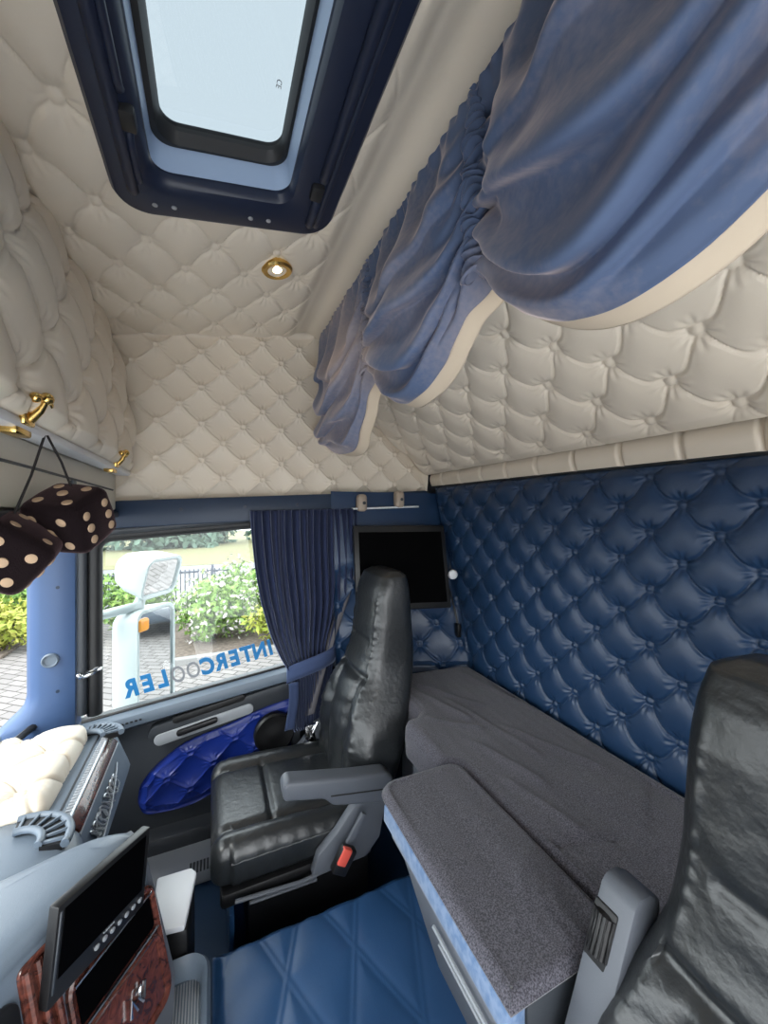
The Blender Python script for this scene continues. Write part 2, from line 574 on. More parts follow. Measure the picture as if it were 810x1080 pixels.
# ------------------------------------------------------------------ windscreen, pillars and the front of the shell
g = Geo()
ws = [(-.60, 1.80), (-.63, 1.66), (-.68, 1.45), (-.72, 1.1), (-.73, .8), (-.72, .5), (-.68, .1), (-.60, YN)]
P = np.array([[[x, y, -.79], [x + .0, y, .02]] for x, y in ws])
g.grid(P)
wsc = obj('window_1', g, 'glass', kind='structure')
wsc['label'] = 'windscreen glass beside the blue pillar'
obj('sticker', Geo().lathe((-.5965, 1.515, -.70), (1, -.22, 0), [(.034, 0), (.034, .001)], 24), 'velour', wsc, label='round pale blue sticker')
g = Geo()
g.tube([(x + .012, y, -.775) for x, y in ws], .012, 8)
obj('rubber_seal', g, 'rubber', wsc)
obj('wall_front', Geo().box(-.80, -.74, YN, 1.93, -1.42, -.80, 0), 'dash_dark', smooth=False, kind='structure')

# A-pillar
g = Geo()
pil = [(-.625, 1.83, 0), (-.600, 1.795, 0), (-.57, 1.785, 0), (-.505, 1.80, 0), (-.478, 1.815, 0), (-.470, 1.86, 0), (-.625, 1.88, 0)]
rings = []
for z in np.linspace(-.86, .03, 30):
    fl = .11 * float(sstep(-.68, -.84, z))
    rings.append([(x - (fl if i in (0, 1, 6) else fl * .7 if i == 2 else 0), y - (.02 * fl / .11 if i in (1, 2) else 0), z) for i, (x, y, _) in enumerate(pil)])
g.loft(rings)
pl = obj('pillar_front', g, 'pillar', kind='structure', angle=50)
pl['label'] = 'blue painted windscreen pillar with a round grey vent'
obj('round_vent', Geo().lathe((-.545, 1.792, -.545), (.1, -1, 0), [(.026, -.01), (.026, .008), (.022, .012), (.018, .010), (.018, .006)], 24), 'dash', pl)
for z in (-.28, -.665):
    obj('screw_cap', Geo().lathe((-.525, 1.797, z), (.2, -1, 0), [(.007, -.004), (.006, .003)], 12), 'header', pl)
# cloth: header strip over the side window
g = Geo()
g.prism([(-.47, 1.80, -.07), (1.06, 1.80, .0), (1.06, 1.80, .115), (-.33, 1.80, .045), (-.47, 1.80, .03)], (0, .10, 0), .008)
hd = obj('trim_2', g, 'header', kind='structure')
hd['label'] = 'dark blue header strip above the side window'
for x in (-.12, .13, .36):
    obj('screw_cap', Geo().lathe((x, 1.80, .012 + .05 * (x + .1)), (0, -1, 0), [(.008, -.004), (.007, .003)], 12), 'navy_plastic', hd)
# corner of the header with the front shelf
obj('trim_3', Geo().box(-.62, -.335, .25, 1.80, -.022, .002, .008), 'dash_dark', kind='structure')

# ------------------------------------------------------------------ side window
def sill(x): return -.806 + .122 * (x + .41)
win = thing('window_2', None, None, (.05, YD, -.75), kind='structure')
win['label'] = 'passenger side window with blue and grey mirrored lettering'
poly = [(-.44, sill(-.44) - .02), (.62, sill(.62) - .02), (.62, -.02), (-.40, -.07), (-.44, -.11)]
obj('pane', Geo().prism([(x, YD + .012, z) for x, z in poly], (0, .005, 0)), 'glass', win, smooth=False)
g = Geo()
seal = [(-.405, sill(-.405)), (-.405, -.16)] + [(-.405 + .06 * (1 - math.cos(a)), -.16 + .055 * math.sin(a)) for a in np.linspace(.2, PI / 2, 6)] + [(.15, -.066), (.62, -.045)]
g.tube([(x - .018, YD - .005, z + .012) for x, z in seal], .026, 10)
obj('rubber_seal', g, 'rubber', win)
g = Geo()
g.tube([(x - .052, YD - .025, z + .028) for x, z in seal[:-2]] + [(.13, YD - .02, -.035), (.62, YD - .02, -.014)], .017, 10)
obj('frame', g, 'dash_dark', win)
g = Geo().tube([(-.425 + .034 * math.cos(a), 1.795 + .028 * math.sin(a), -.612 + .012 * math.cos(a)) for a in np.linspace(0, 2 * PI, 20)[:-1]], .005, 6, closed=True)
obj('chrome_clip', g.ball((-.462, 1.795, -.617), .009), 'chrome', win, label='small chrome ring clip')
# lettering, read from outside the cab, so mirrored from inside
def text_geo(s, size, mtx, bold=.012, ext=.002, shear=0., spacing=1.0):
    cu = bpy.data.curves.new('lettering', 'FONT')
    cu.body = s; cu.size = size; cu.extrude = ext; cu.offset = bold * size; cu.shear = shear; cu.space_character = spacing
    cu.align_x = 'CENTER'
    o = bpy.data.objects.new('lettering', cu)
    C.collection.objects.link(o)
    me = bpy.data.meshes.new_from_object(o.evaluated_get(bpy.context.evaluated_depsgraph_get()))
    G = Geo().add([v.co.copy() for v in me.vertices], [tuple(p.vertices) for p in me.polygons], mtx)
    bpy.data.objects.remove(o); bpy.data.curves.remove(cu); bpy.data.meshes.remove(me)
    return G
word = 'INTERCOOLER'
xs = [.252, .205, .150, .098, .043, -.013, -.069, -.127, -.184, -.238, -.296]
gb, gg = Geo(), Geo()
tilt = math.atan(.155)
for ch, x in zip(word, xs):
    z = -.752 + .16 * (x + .30)
    # outward-facing: local x runs towards -X seen from inside, so the word reads from outside
    m = Matrix.Translation((x, YD + .008, z)) @ Matrix.Rotation(-tilt, 4, 'Y') @ Matrix(((-1, 0, 0, 0), (0, 0, -1, 0), (0, 1, 0, 0), (0, 0, 0, 1))) @ Matrix.Diagonal((.80 if ch != 'O' else .68, 1, 1, 1))
    (gg if ch == 'O' else gb).add(*(lambda t: (t.v, t.f))(text_geo(ch, .097, m, .046 if ch != 'O' else .014, .001, .10)))
obj('lettering', gb, 'decal_blue', win, smooth=False, label='blue mirrored letters')
obj('lettering', gg, 'decal_grey', win, smooth=False, label='two grey mirrored letters')

# pillar and wall right of the side window
obj('wall_far_corner', Geo().prism([(.60, YD, -1.42), (XR, YD, -1.42), (XR, YD, .05), (.60, YD, .02)], (0, .06, 0)), 'header', smooth=False, kind='structure')
# blue padded corner behind the passenger seat and beside the bed
def P_corner(S, T):
    z = lerp(-.75, .10, T)
    y0 = lerp(1.71, 1.80, T); y1 = lerp(1.47, 1.80, np.clip((z + .7) / .8, 0, 1))
    return V3(lerp(.52, XR, S), lerp(y0, y1, S), z)
def amp_corner(S, T): return sstep(.62, .5, T)
tuft('wall_far_lower', P_corner, 160, 200, lambda S, T: ((P_corner(S, T)[..., 0] - .80) / .09, (P_corner(S, T)[..., 2] + .53) / .09),
     .026, 'navy', edge=(.03, .03), amp=amp_corner, sag=.1, flip=True, kind='structure')

# ------------------------------------------------------------------ passenger door
door = thing('door_1', None, None, (.1, YD, -1.4), kind='structure')
door['label'] = 'grey passenger door with royal blue buttoned panel and black speaker'
obj('door_body', Geo().prism([(-.50, YD - .02, -1.42), (.66, YD - .02, -1.42), (.66, YD - .02, sill(.66) - .01), (-.50, YD - .02, sill(-.50) - .01)], (0, .08, 0), .01), 'dash_dark', door)
def sillp(x, dz): return (x, sill(x) + dz)
g = Geo()
sec = [(YD + .01, -.005), (YD - .035, .0), (YD - .062, -.012), (YD - .070, -.03), (YD - .066, -.052), (YD - .04, -.07), (YD + .01, -.07)]
g.loft([[(x, y, sill(x) + dz) for y, dz in sec] for x in np.linspace(-.50, .66, 24)])
obj('sill_ledge', g, 'dash', door)
g = Geo().tube([(x, YD - .028, sill(x) + .004) for x in np.linspace(-.46, .62, 12)], .006, 6)
obj('window_gasket', g, 'rubber', door)
# grille slots in the ledge
g = Geo()
for i in range(9):
    x = -.385 + i * .015
    g.box(x, x + .009, YD - .0725, YD - .055, sill(x) - .034, sill(x) - .028, .001)
obj('slot_grille', g, 'rubber', door)
# arm ledge recess and the pull
g = Geo()
def pill(x0, x1, za, zb, w, y, d, bev=.004):
    a = math.atan2(zb - za, x1 - x0); L = math.hypot(x1 - x0, zb - za)
    m = Matrix.Translation((x0, y, za)) @ Matrix.Rotation(-a, 4, 'Y')
    return Geo().prism([(px, 0, pz) for px, pz in rrect(0, L, -w / 2, w / 2, w * .48, 5)], (0, d, 0), bev, 2, m)
obj('armrest_panel', pill(-.235, .34, -.905, -.815, .075, YD - .062, .05), 'dash_dark', door)
obj('pull_recess', pill(-.15, .13, -.853, -.808, .026, YD - .069, .02, .002), 'rubber', door)
obj('handle_plate', pill(-.215, .165, -.923, -.862, .046, YD - .068, .02), 'light_grey', door)
obj('door_handle', pill(-.135, .02, -.905, -.878, .024, YD - .082, .02, .006), 'black', door)
# royal blue pad
out = [(-.275, -1.17), (-.268, -1.11), (-.225, -1.05), (-.16, -1.00), (-.085, -.962), (.06, -.93), (.19, -.895), (.29, -.872), (.345, -.878), (.378, -.93), (.380, -1.02), (.345, -1.085), (.28, -1.125), (.10, -1.175), (-.07, -1.235), (-.20, -1.235), (-.255, -1.22)]
oc = smooth_path([(x, 0, z) for x, z in out] + [(out[0][0], 0, out[0][1])], 8)[:-1]
xs_ = np.array([p.x for p in oc]); zs_ = np.array([p.z for p in oc])
def span(x):
    lo, hi = [], []
    n = len(xs_)
    hits = []
    for i in range(n):
        x0, x1 = xs_[i], xs_[(i + 1) % n]
        if (x0 - x) * (x1 - x) <= 0 and x0 != x1:
            hits.append(zs_[i] + (x - x0) / (x1 - x0) * (zs_[(i + 1) % n] - zs_[i]))
    return (min(hits), max(hits)) if hits else (0, 0)
xg = np.linspace(xs_.min() + .0006, xs_.max() - .0006, 150)
sp = np.array([span(x) for x in xg])
def P_pad(S, T):
    n, m_ = S.shape
    lo = np.repeat(sp[:, :1], m_, 1); hi = np.repeat(sp[:, 1:], m_, 1)
    e = np.minimum(np.minimum(T, 1 - T) * (hi - lo), np.minimum(S, 1 - S) * (xg[-1] - xg[0]))
    return V3(np.repeat(xg[:, None], m_, 1), YD - .030 - .022 * sstep(0, .03, e), lerp(lo, hi, T))
tuft('padded_panel', P_pad, 150, 140, lambda S, T: ((P_pad(S, T)[..., 0] - .09) / .088 , (P_pad(S, T)[..., 2] - .13 * P_pad(S, T)[..., 0] + 1.0) / .075),
     .022, 'royal', door, edge=(.06, .10), sag=.08, flip=True)
sy = YD - .066
obj('speaker', Geo().lathe((.252, sy, -.985), (0, -1, 0), [(.088, 0), (.088, .022), (.080, .030), (.072, .027), (.03, .030), (.0, .032)], 36), 'black', door, label='round black loudspeaker')
g = Geo().box(-.33, .36, YD - .09, YD, -1.385, -1.30, .012)
obj('map_pocket', g, 'dash_dark', door)
# step plate at the foot of the door
obj('trim_4', Geo().box(-.30, .60, 1.62, YD - .02, -1.42, -1.36, .015), 'light_grey', kind='structure')
g = Geo()
for i in range(26):
    g.box(-.08 + i * .012, -.074 + i * .012, 1.615, 1.66, -1.362, -1.354, .001)
obj('ribbed_strip', g, 'dash_dark', bpy.data.objects['trim_4'])

# ================================================================== ROOF HATCH
hatch = thing('roof_hatch', 'navy plastic roof hatch with a pale frosted glass pane in the cream ceiling', 'roof hatch', (.05, .66, ceil_z(.05)))
def ht(p):
    x, y, h = p
    return (x - .16 * h * 0, y, ceil_z(x) + h)
def ring(x0, x1, y0, y1, r, h, n=8):
    return [ht((x, y, h)) for x, y in rrect(x0, x1, y0, y1, r, n)]
OX0, OX1, OY0, OY1 = -.125, .178, .30, .995     # the opening
R = [ring(HX0, HX1, HY0, HY1, .075, .03), ring(HX0, HX1, HY0, HY1, .075, -.022), ring(HX0 + .008, HX1 - .008, HY0 + .008, HY1 - .008, .070, -.034),
     ring(HX0 + .022, HX1 - .03, HY0 + .03, HY1 - .022, .062, -.038), ring(OX0 - .020, OX1 + .03, OY0 - .03, OY1 + .030, .05, -.034),
     ring(OX0 - .008, OX1 + .008, OY0 - .01, OY1 + .010, .042, -.026), ring(OX0, OX1, OY0, OY1, .04, -.01), ring(OX0, OX1, OY0, OY1, .04, .01)]
obj('surround', Geo().grid(np.array(R), closed=True), 'navy_plastic', hatch, angle=35)
R = [ring(OX0 + .003, OX1 - .003, OY0, OY1 - .004, .04, -.004), ring(OX0 + .004, OX1 - .008, OY0, OY1 - .012, .04, .02), ring(OX0 + .005, OX1 - .014, OY0, OY1 - .016, .04, .046), ring(OX0 - .02, OX1 + .02, OY0 - .02, OY1 + .03, .04, .048)]
obj('inner_lining', Geo().grid(np.array(R), closed=True), 'hatch_liner', hatch, angle=35)
R = [ring(OX0 - .012, OX1 + .004, OY0 - .02, OY1 + .012, .04, .058), ring(OX0 + .002, OX1 - .012, OY0, OY1 - .008, .045, .045), ring(OX0 + .016, OX1 - .020, OY0 + .01, OY1 - .022, .045, .045), ring(OX0 + .022, OX1 - .028, OY0 + .02, OY1 - .042, .035, .060), ring(OX0 + .024, OX1 - .030, OY0 + .02, OY1 - .046, .035, .075)]
obj('gasket', Geo().grid(np.array(R), closed=True), 'rubber', hatch, angle=35)
gl = obj('glass_pane', Geo().prism([ht((x, y, .068)) for x, y in rrect(OX0 - .0, OX1, OY0, OY1, .03, 5)], (0, 0, .006)), 'roof_glass', hatch, smooth=False)
m = Matrix.Translation((.118, .80, ceil_z(.118) + .064)) @ Matrix.Rotation(PI / 2, 4, 'Z') @ Matrix.Rotation(PI, 4, 'X')
obj('stamp', text_geo('CE', .015, m, .0, .0004), 'decal_grey', hatch, smooth=False)
# long moulded ribs on the surround
for (xa, ya, yb, w, h) in ((HX1 - .062, .35, .90, .012, -.046), (HX1 - .062, .955, 1.055, .012, -.046), (HX1 - .045, .35, 1.06, .009, -.043), (HX0 + .045, .30, 1.03, .012, -.043), (OX0 - .022, .35, .80, .008, -.042), (OX0 - .022, .87, 1.0, .008, -.042)):
    g = Geo()
    path = [ht((xa, ya, h + .022)), ht((xa, ya + .015, h + .006))] + [ht((xa, y, h + .004)) for y in np.linspace(ya + .03, yb - .03, 6)] + [ht((xa, yb - .015, h + .006)), ht((xa, yb, h + .022))]
    g.tube(path, w, 10)
    obj('moulded_rib', g, 'navy_plastic', hatch)
for xa, ya in ((HX1 - .068, .928), (OX0 - .018, .835)):
    obj('catch', Geo().box(xa - .016, xa + .014, ya - .022, ya + .022, ceil_z(xa) - .050, ceil_z(xa) - .03, .005), 'rubber', hatch)
for xa in (-.125, -.085, .09, .135):
    obj('screw', Geo().lathe(ht((xa, 1.055, -.036)), (0, 0, -1), [(.006, -.004), (.006, .002), (.003, .003)], 12), 'silver', hatch)

# ------------------------------------------------------------------ ceiling spotlight
lx, ly = .193, 1.30
lz = ceil_z(lx) - .026
lamp = thing('ceiling_spotlight', 'small lit brass spotlight set in the cream ceiling past the hatch', 'ceiling light', (lx, ly, lz))
ax = Vector((.16, 0, -1)).normalized()
obj('bezel', Geo().lathe((lx, ly, lz + .012), ax, [(.036, -.03), (.050, 0), (.050, .008), (.044, .014), (.032, .012), (.026, .0), (.024, -.012)], 36), 'gold', lamp)
obj('bulb', Geo().lathe((lx, ly, lz + .012), ax, [(.023, -.012), (.021, .003), (.012, .010), (.002, .012)], 24), 'lamp_on', lamp)
pd = bpy.data.lights.new('bulb_light', 'SPOT'); pd.energy = .9; pd.spot_blend = 1.0; pd.color = (1, .72, .42); pd.shadow_soft_size = .02; pd.spot_size = math.radians(130)
po = bpy.data.objects.new('bulb_light', pd); C.collection.objects.link(po); po.parent = lamp; po.location = (0, 0, -.02)

# ================================================================== FRONT OVERHEAD LOCKER
lock = thing('overhead_locker', 'cream buttoned overhead locker with brass catches above the windscreen', 'locker', (-.36, .8, .0))
def P_lid(S, T):
    y = lerp(YN + .02, 1.80, S)
    x = -.392 + .085 * (1 - T) + .022 * np.sin(PI * np.clip(T * 1.02, 0, 1)) + 0 * S
    return V3(x, y, lerp(.160, ceil_z(-.385) - .004, T))
o = tuft('lid', P_lid, 340, 140, lambda S, T: ((P_lid(S, T)[..., 1] - 1.275) / .1150, (P_lid(S, T)[..., 2] - .222) / .110), .044, 'cream', lock, edge=(.02, .05), sag=.10, flip=False)
obj('lid_edge', Geo().box(-.345, -.296, YN + .02, 1.80, .142, .163, .008), 'white', lock, label='lower edge of the lid with its white sheen painted on')  # white colour stands in for the sheen along the lid's lower edge
obj('carcass', Geo().box(-.78, -.392, YN, 1.83, .0, .72, 0).box(-.392, -.355, YN, 1.82, .02, .15, 0), 'cream_plain', lock, smooth=False)
fd = obj('drop_door', Geo().box(-.365, -.345, YN + .02, 1.795, .008, .146, .006), 'cream_plain', lock)
g = Geo().tube(smooth_path([(-.344, .80, .02), (-.344, .82, .06), (-.344, .845, .088), (-.344, .88, .093), (-.344, 1.2, .090), (-.344, 1.74, .083)], 6), .0032, 6)
obj('groove', g, 'dash_dark', fd, label='thin dark seam line')
obj('keyhole', Geo().box(-.346, -.338, 1.27, 1.30, .050, .085, .003), 'grey', fd)
for y in (.865, 1.545):
    lt = Geo()
    lt.box(-.300, -.290, y - .022, y + .022, .150, .178, .004)
    lt.tube([(-.292, y, .160), (-.278, y, .178), (-.270, y, .196)], [.008, .007, .006], 10)
    lt.ball((-.268, y, .200), .011)
    lt.ball((-.275, y + .026, .195), .009); lt.ball((-.275, y - .026, .195), .009)
    lt.tube([(-.275, y - .026, .195), (-.268, y, .203), (-.275, y + .026, .195)], .006, 8)
    obj('catch', lt, 'gold', lock, label='brass turn catch')
    obj('catch_base', Geo().box(-.325, -.298, y - .03, y + .03, .132, .146, .004), 'gold', lock)

# ------------------------------------------------------------------ fuzzy dice
def die(label, c, s, rot, hang, loose):
    c = Vector(c)
    t = thing('plush_die', label, 'plush die', (c.x, c.y, c.z - s * .75), 'pair of plush dice')
    b = bmesh.new()
    bmesh.ops.create_cube(b, size=s)
    bmesh.ops.bevel(b, geom=b.edges[:], offset=s * .17, segments=5, profile=.5, affect='EDGES')
    bmesh.ops.subdivide_edges(b, edges=b.edges[:], cuts=1, use_grid_fill=True)
    for v in b.verts:
        r = v.co.length
        v.co *= 1 + .10 * (1 - (r / (s * .75)) ** 2) + random.uniform(-.008, .008)
    R_ = Matrix.Translation(c) @ Euler(rot).to_matrix().to_4x4()
    obj('body', Geo().bm(b, R_), 'plush', t, angle=180)
    pip = {1: [(0, 0)], 2: [(-1, -1), (1, 1)], 3: [(-1, -1), (0, 0), (1, 1)], 4: [(-1, -1), (1, 1), (-1, 1), (1, -1)], 5: [(-1, -1), (1, 1), (-1, 1), (1, -1), (0, 0)], 6: [(-1, -1), (-1, 0), (-1, 1), (1, -1), (1, 0), (1, 1)]}
    faces = [(Vector((0, -1, 0)), 5), (Vector((0, 1, 0)), 2), (Vector((1, 0, 0)), 6), (Vector((-1, 0, 0)), 1), (Vector((0, 0, 1)), 4 if loose else 5), (Vector((0, 0, -1)), 3)]
    for n, k in faces:
        a = Vector((1, 0, 0)) if abs(n.x) < .5 else Vector((0, 1, 0))
        b_ = n.cross(a)
        for i, j in pip[k]:
            h = .5 * (1.10 - .03 * (abs(i) + abs(j)))
            q = n * s * h + a * (i * s * .25) + b_ * (j * s * .25)
            g2 = Geo().lathe((0, 0, 0), n, [(.085 * s, -.03 * s), (.082 * s, .0), (.05 * s, .012 * s), (.01 * s, .016 * s)], 14)
            obj('pip', Geo().add(g2.v, g2.f, R_ @ Matrix.Translation(q)), 'pip', t)
    top = c + Vector((0, 0, s * .55))
    obj('string', Geo().tube([top, lerp(top, Vector(hang), .5) + Vector((.003, 0, 0)), Vector(hang)], .0022, 6), 'string', t)
hang = (-.298, .952, .150)
die('lower plush black die with beige spots, showing a plain five', (-.330, .905, -.072), .105, (.30, math.radians(38), math.radians(18)), hang, True)
die('upper plush black die with beige spots, hanging towards the window', (-.262, .975, -.012), .108, (.55, .10, math.radians(-22)), (-.296, .957, .150), False)

# ================================================================== UPPER BUNK AND ITS CURTAIN
bunk = thing('upper_bunk', 'cream buttoned underside of the folded upper bunk above the blue wall', 'bunk', (.85, .8, .20))
def P_bunk(S, T):
    # T from the rear ledge up to the front edge
    x = lerp(1.085, .50, T); z = .205 + (1.085 - x) * .735 + .014 * np.sin(PI * T)
    z = z - .05 * (1 - sstep(0, .10, T)) * 0
    return V3(x + 0 * S, lerp(YN, 1.845, S), z + 0 * S)
def cell_bunk(S, T):
    Q = P_bunk(S, T)
    return (Q[..., 1] - .353) / .0925, (Q[..., 0] - .802) / -.0795
tuft('padded_underside', P_bunk, 520, 240, cell_bunk, .026, 'cream', bunk, edge=(.015, .06), sag=.22, flip=True)
obj('bunk_board', Geo().prism([(1.09, YN, .215), (.50, YN, .65), (.50, YN, .80), (1.09, YN, .80)], (0, 2.09, 0)), 'cream_plain', bunk, smooth=False)

cur = thing('festoon_curtain', 'blue velvet festoon curtain with beige lining swagged below the ceiling edge', 'curtain', (.48, .8, .30))
def zt_c(y): return .858
YB = [1.80, 1.20, .625, .03]
def swag(k, ya, yb, zlow, bul):
    nS, nT = 130, 110
    S, T = np.meshgrid(np.linspace(0, 1, nS), np.linspace(0, 1, nT), indexing='ij')  # S down, T along
    gl = .475
    arch = np.sin(PI * T) ** .85
    if k == 0:   # the far end of the curtain hangs long against the side wall
        zl = gl + (zlow - gl) * np.sin(PI * np.clip(1 - T, 0, 1) * .5 + 0) ** .0
        arch = np.where(T < .62, 1 - .35 * ((.62 - T) / .62) ** 2, np.sin(PI / 2 * (1 - T) / .38) ** .9)
    hem = gl + (zlow - gl) * arch
    top = .862
    y = lerp(ya, yb, T)
    # cloth bunches towards the tapes
    near = np.minimum(T, 1 - T)
    if k == 0: near = np.where(T < .5, .5, 1 - T)
    z = top - S * (top - hem)
    folds = 0
    amp = np.clip(arch, 0, 1) ** .55
    # festoon folds: stacked hanging loops, sharper towards the hem
    for c0, w, a_ in ((.44, .075, .030), (.63, .055, .046), (.80, .050, .050), (.93, .032, .026)):
        c1 = c0 + .05 * np.sin(7 * T + k * 2 + c0 * 9)
        q_ = (S - c1) / w; folds = folds + a_ * np.exp(-np.where(q_ > 0, q_ * 1.9, q_ * .85) ** 2)
    ruff = np.exp(-near / .060)
    rip = ruff * .0085 * np.sin(S * 62 + 3 * np.sin(S * 9 + k)) * sstep(.06, .2, S)
    rip = rip + np.exp(-near / .12) * .017 * np.sin(S * 40 + 2 * np.sin(T * 20) + k) * sstep(.1, .3, S)
    head = .0075 * np.exp(-S / .07) * np.sin(T * 95 * abs(yb - ya) / .58 + 2 * np.sin(T * 13))
    vert = .014 * (1 - sstep(.25, .75, S)) * sstep(0, .12, S) * np.sin(T * 21 + 1.4 * np.sin(S * 4) + k * 1.3) * (1 - ruff)
    big = .0
    if k == 2:   # the sharp edge where the near swag laps over the gathered tape
        big = .009 * sstep(.165, .145, T - .03 * S) * sstep(.86, .55, S) * sstep(.06, .2, S)
    x = .478 - bul * arch * sstep(.05, .5, S) * (1 - .9 * sstep(.55, 1, S)) * np.sin(PI * np.clip(T, 0, 1)) ** .4 - folds * amp - rip + head - vert + big
    x = x + .010 * ruff * sstep(.1, .4, S)
    x = x - .0025 * wob(y * 9, S * 6, 11 + k)
    # cloth rolls under at the hem
    roll = sstep(.955, 1, S)
    x = x + .022 * roll
    z = z - .75 * folds * amp * sstep(1.0, .9, S) - .5 * rip * sstep(1.0, .9, S)
    return V3(x, y, z), (top, hem, y)
for k, zlow, bul in ((0, .235, .035), (1, .300, .050), (2, .272, .070)):
    ya, yb = YB[k], YB[k + 1]
    P, (top, hem, y) = swag(k, ya, yb, zlow, bul)
    o = obj('velvet_swag', Geo().grid(P), 'velvet', cur, angle=180)
    md = o.modifiers.new('thickness', 'SOLIDIFY'); md.thickness = .004; md.offset = 1
    # lining band hanging below the hem
    hb = P[-1]
    rows = []
    for t in np.linspace(0, 1, 8):
        q = P[-14].copy() if t == 0 else None
        r = hb.copy()
        w = .020 * np.clip(np.sin(PI * np.linspace(0, 1, len(hb))) ** .5, .15, 1)
        if k == 0: w = .020 * np.clip(np.sin(PI / 2 * np.clip(np.linspace(1, 0, len(hb)) * 1.5, 0, 1)), .15, 1)
        r[:, 0] = hb[:, 0] + .002 + .042 * t
        r[:, 2] = hb[:, 2] + .012 - (w * .25 + .012) * math.sin(t * PI / 2)
        rows.append(r)
    o = obj('lining', Geo().grid(np.array(rows)), 'lining', cur, angle=180, label='beige lining hem')
    md = o.modifiers.new('thickness', 'SOLIDIFY'); md.thickness = .003; md.offset = 1
# gathered tapes between the swags
for k, y0 in enumerate(YB[1:]):
    S, T = np.meshgrid(np.linspace(0, 1, 220), np.linspace(0, 1, 26), indexing='ij')
    a = lerp(-PI * .75, PI * .75, T)
    r = .017 + .0065 * np.sin(S * 130 + 1.6 * np.sin(T * 7 + S * 20)) + .003 * np.sin(S * 47 + T * 9)
    w = .45 + .55 * sstep(0, .4, S)
    x = .474 + .004 - r * np.cos(a) * w * 1.1 + .028 * 0
    yy = y0 + r * np.sin(a) * 1.35 * w
    z = lerp(.855, .462, S) + .006 * np.sin(T * 9 + S * 30)
    obj('gathered_tape', Geo().grid(V3(x, yy, z)), 'velvet', cur, angle=180)

# ================================================================== LOWER BUNK
bunk2 = thing('bunk_base', 'grey lower bunk base with a slotted front under the bedspread', 'bunk base', (.7, .7, -1.42))
def slanted(y0, y1):
    return Geo().prism([(.386, y0, -.766), (.424, y0, -.840), (.60, y0, -1.40), (XR, y0, -1.40), (XR, y0, -.82), (.42, y0, -.80), (.42, y0, -.766)], (0, y1 - y0, 0), .01)
obj('base_panel', slanted(.44, .84), 'panel_grey', bunk2)
obj('rear_panel', Geo().box(.68, XR, YN + .02, .44, -1.40, -.80, .01), 'grey', bunk2)
obj('rear_panel', Geo().prism([(.62, .84, -1.40), (.62, 1.16, -1.40), (.72, 1.16, -1.40), (.72, 1.44, -1.40), (XR, 1.44, -1.40), (XR, .84, -1.40)], (0, 0, .60), .01), 'grey', bunk2)
g = Geo()
for dz in (0, -.045):
    p0 = Vector((.432, .70, -.875 + dz)); p1 = Vector((.432, .50, -.875 + dz))
    off = -dz * .33
    g.tube([(p0.x + off - .006, p0.y, p0.z), (p1.x + off - .006, p1.y, p1.z)], .004, 6)
obj('slot_trim', g, 'light_grey', bunk2)
g = Geo()
g.prism([(.384, .43, -.716), (.382, .43, -.758), (.42, .43, -.765), (.42, .43, -.716)], (0, .435, 0), .006)
obj('velour_border', g, 'velour', bunk2, label='light blue velour border strip')

def slab(name, outline, z0, z1, r, wr, m, label, cat, res=.010, group=None):
    """cushion with rounded top edge and creased cloth; outline is a closed list of (x, y)"""
    pts = np.array(outline)
    x0, y0 = pts.min(0); x1, y1 = pts.max(0)
    n = len(pts)
    nring = 26
    c = pts.mean(0)
    rings = []
    # inward offset by distance to the outline via normals
    tan = np.roll(pts, -1, 0) - np.roll(pts, 1, 0)
    nrm = np.stack([-tan[:, 1], tan[:, 0]], 1); nrm /= np.linalg.norm(nrm, axis=1, keepdims=True)
    if np.sum(nrm * (c - pts)) < 0: nrm = -nrm
    R3 = lambda p, z: np.concatenate([p, z[:, None]], 1)
    for zz in np.linspace(z0, z1 - r, 4): rings.append(R3(pts + nrm * (.004 * math.sin((zz - z0) / (z1 - z0) * PI) * -1), np.full(n, zz)))
    for a in np.linspace(.2, PI / 2, 6): rings.append(R3(pts + nrm * (r * (1 - math.cos(a))), np.full(n, z1 - r + r * math.sin(a))))
    G = Geo().grid(np.array(rings), closed=True)
    inner = rings[-1][:, :2]
    # top: grid clipped to the outline by scanning
    import bisect
    bm = bmesh.new()
    vs = [bm.verts.new((p[0], p[1], z1)) for p in inner]
    bm.faces.new(vs)
    for ax_, lo, hi in ((0, x0, x1), (1, y0, y1)):
        for v in np.arange(lo + res, hi, res):
            co = (v, 0, 0) if ax_ == 0 else (0, v, 0); no = (1, 0, 0) if ax_ == 0 else (0, 1, 0)
            bmesh.ops.bisect_plane(bm, geom=bm.verts[:] + bm.edges[:] + bm.faces[:], plane_co=co, plane_no=no, dist=1e-6)
    bm.verts.ensure_lookup_table()
    X = np.array([v.co.x for v in bm.verts]); Y = np.array([v.co.y for v in bm.verts])
    bnd = np.array([v.is_boundary for v in bm.verts])
    Z = z1 + np.where(bnd, 0, wr(X, Y))
    for v, z in zip(bm.verts, Z): v.co.z = z
    bmesh.ops.recalc_face_normals(bm, faces=bm.faces[:])
    if bm.faces and sum(f.normal.z for f in bm.faces) < 0: bmesh.ops.reverse_faces(bm, faces=bm.faces[:])
    G.bm(bm)
    return obj(name, G, m, label=label, cat=cat, group=group, angle=60)

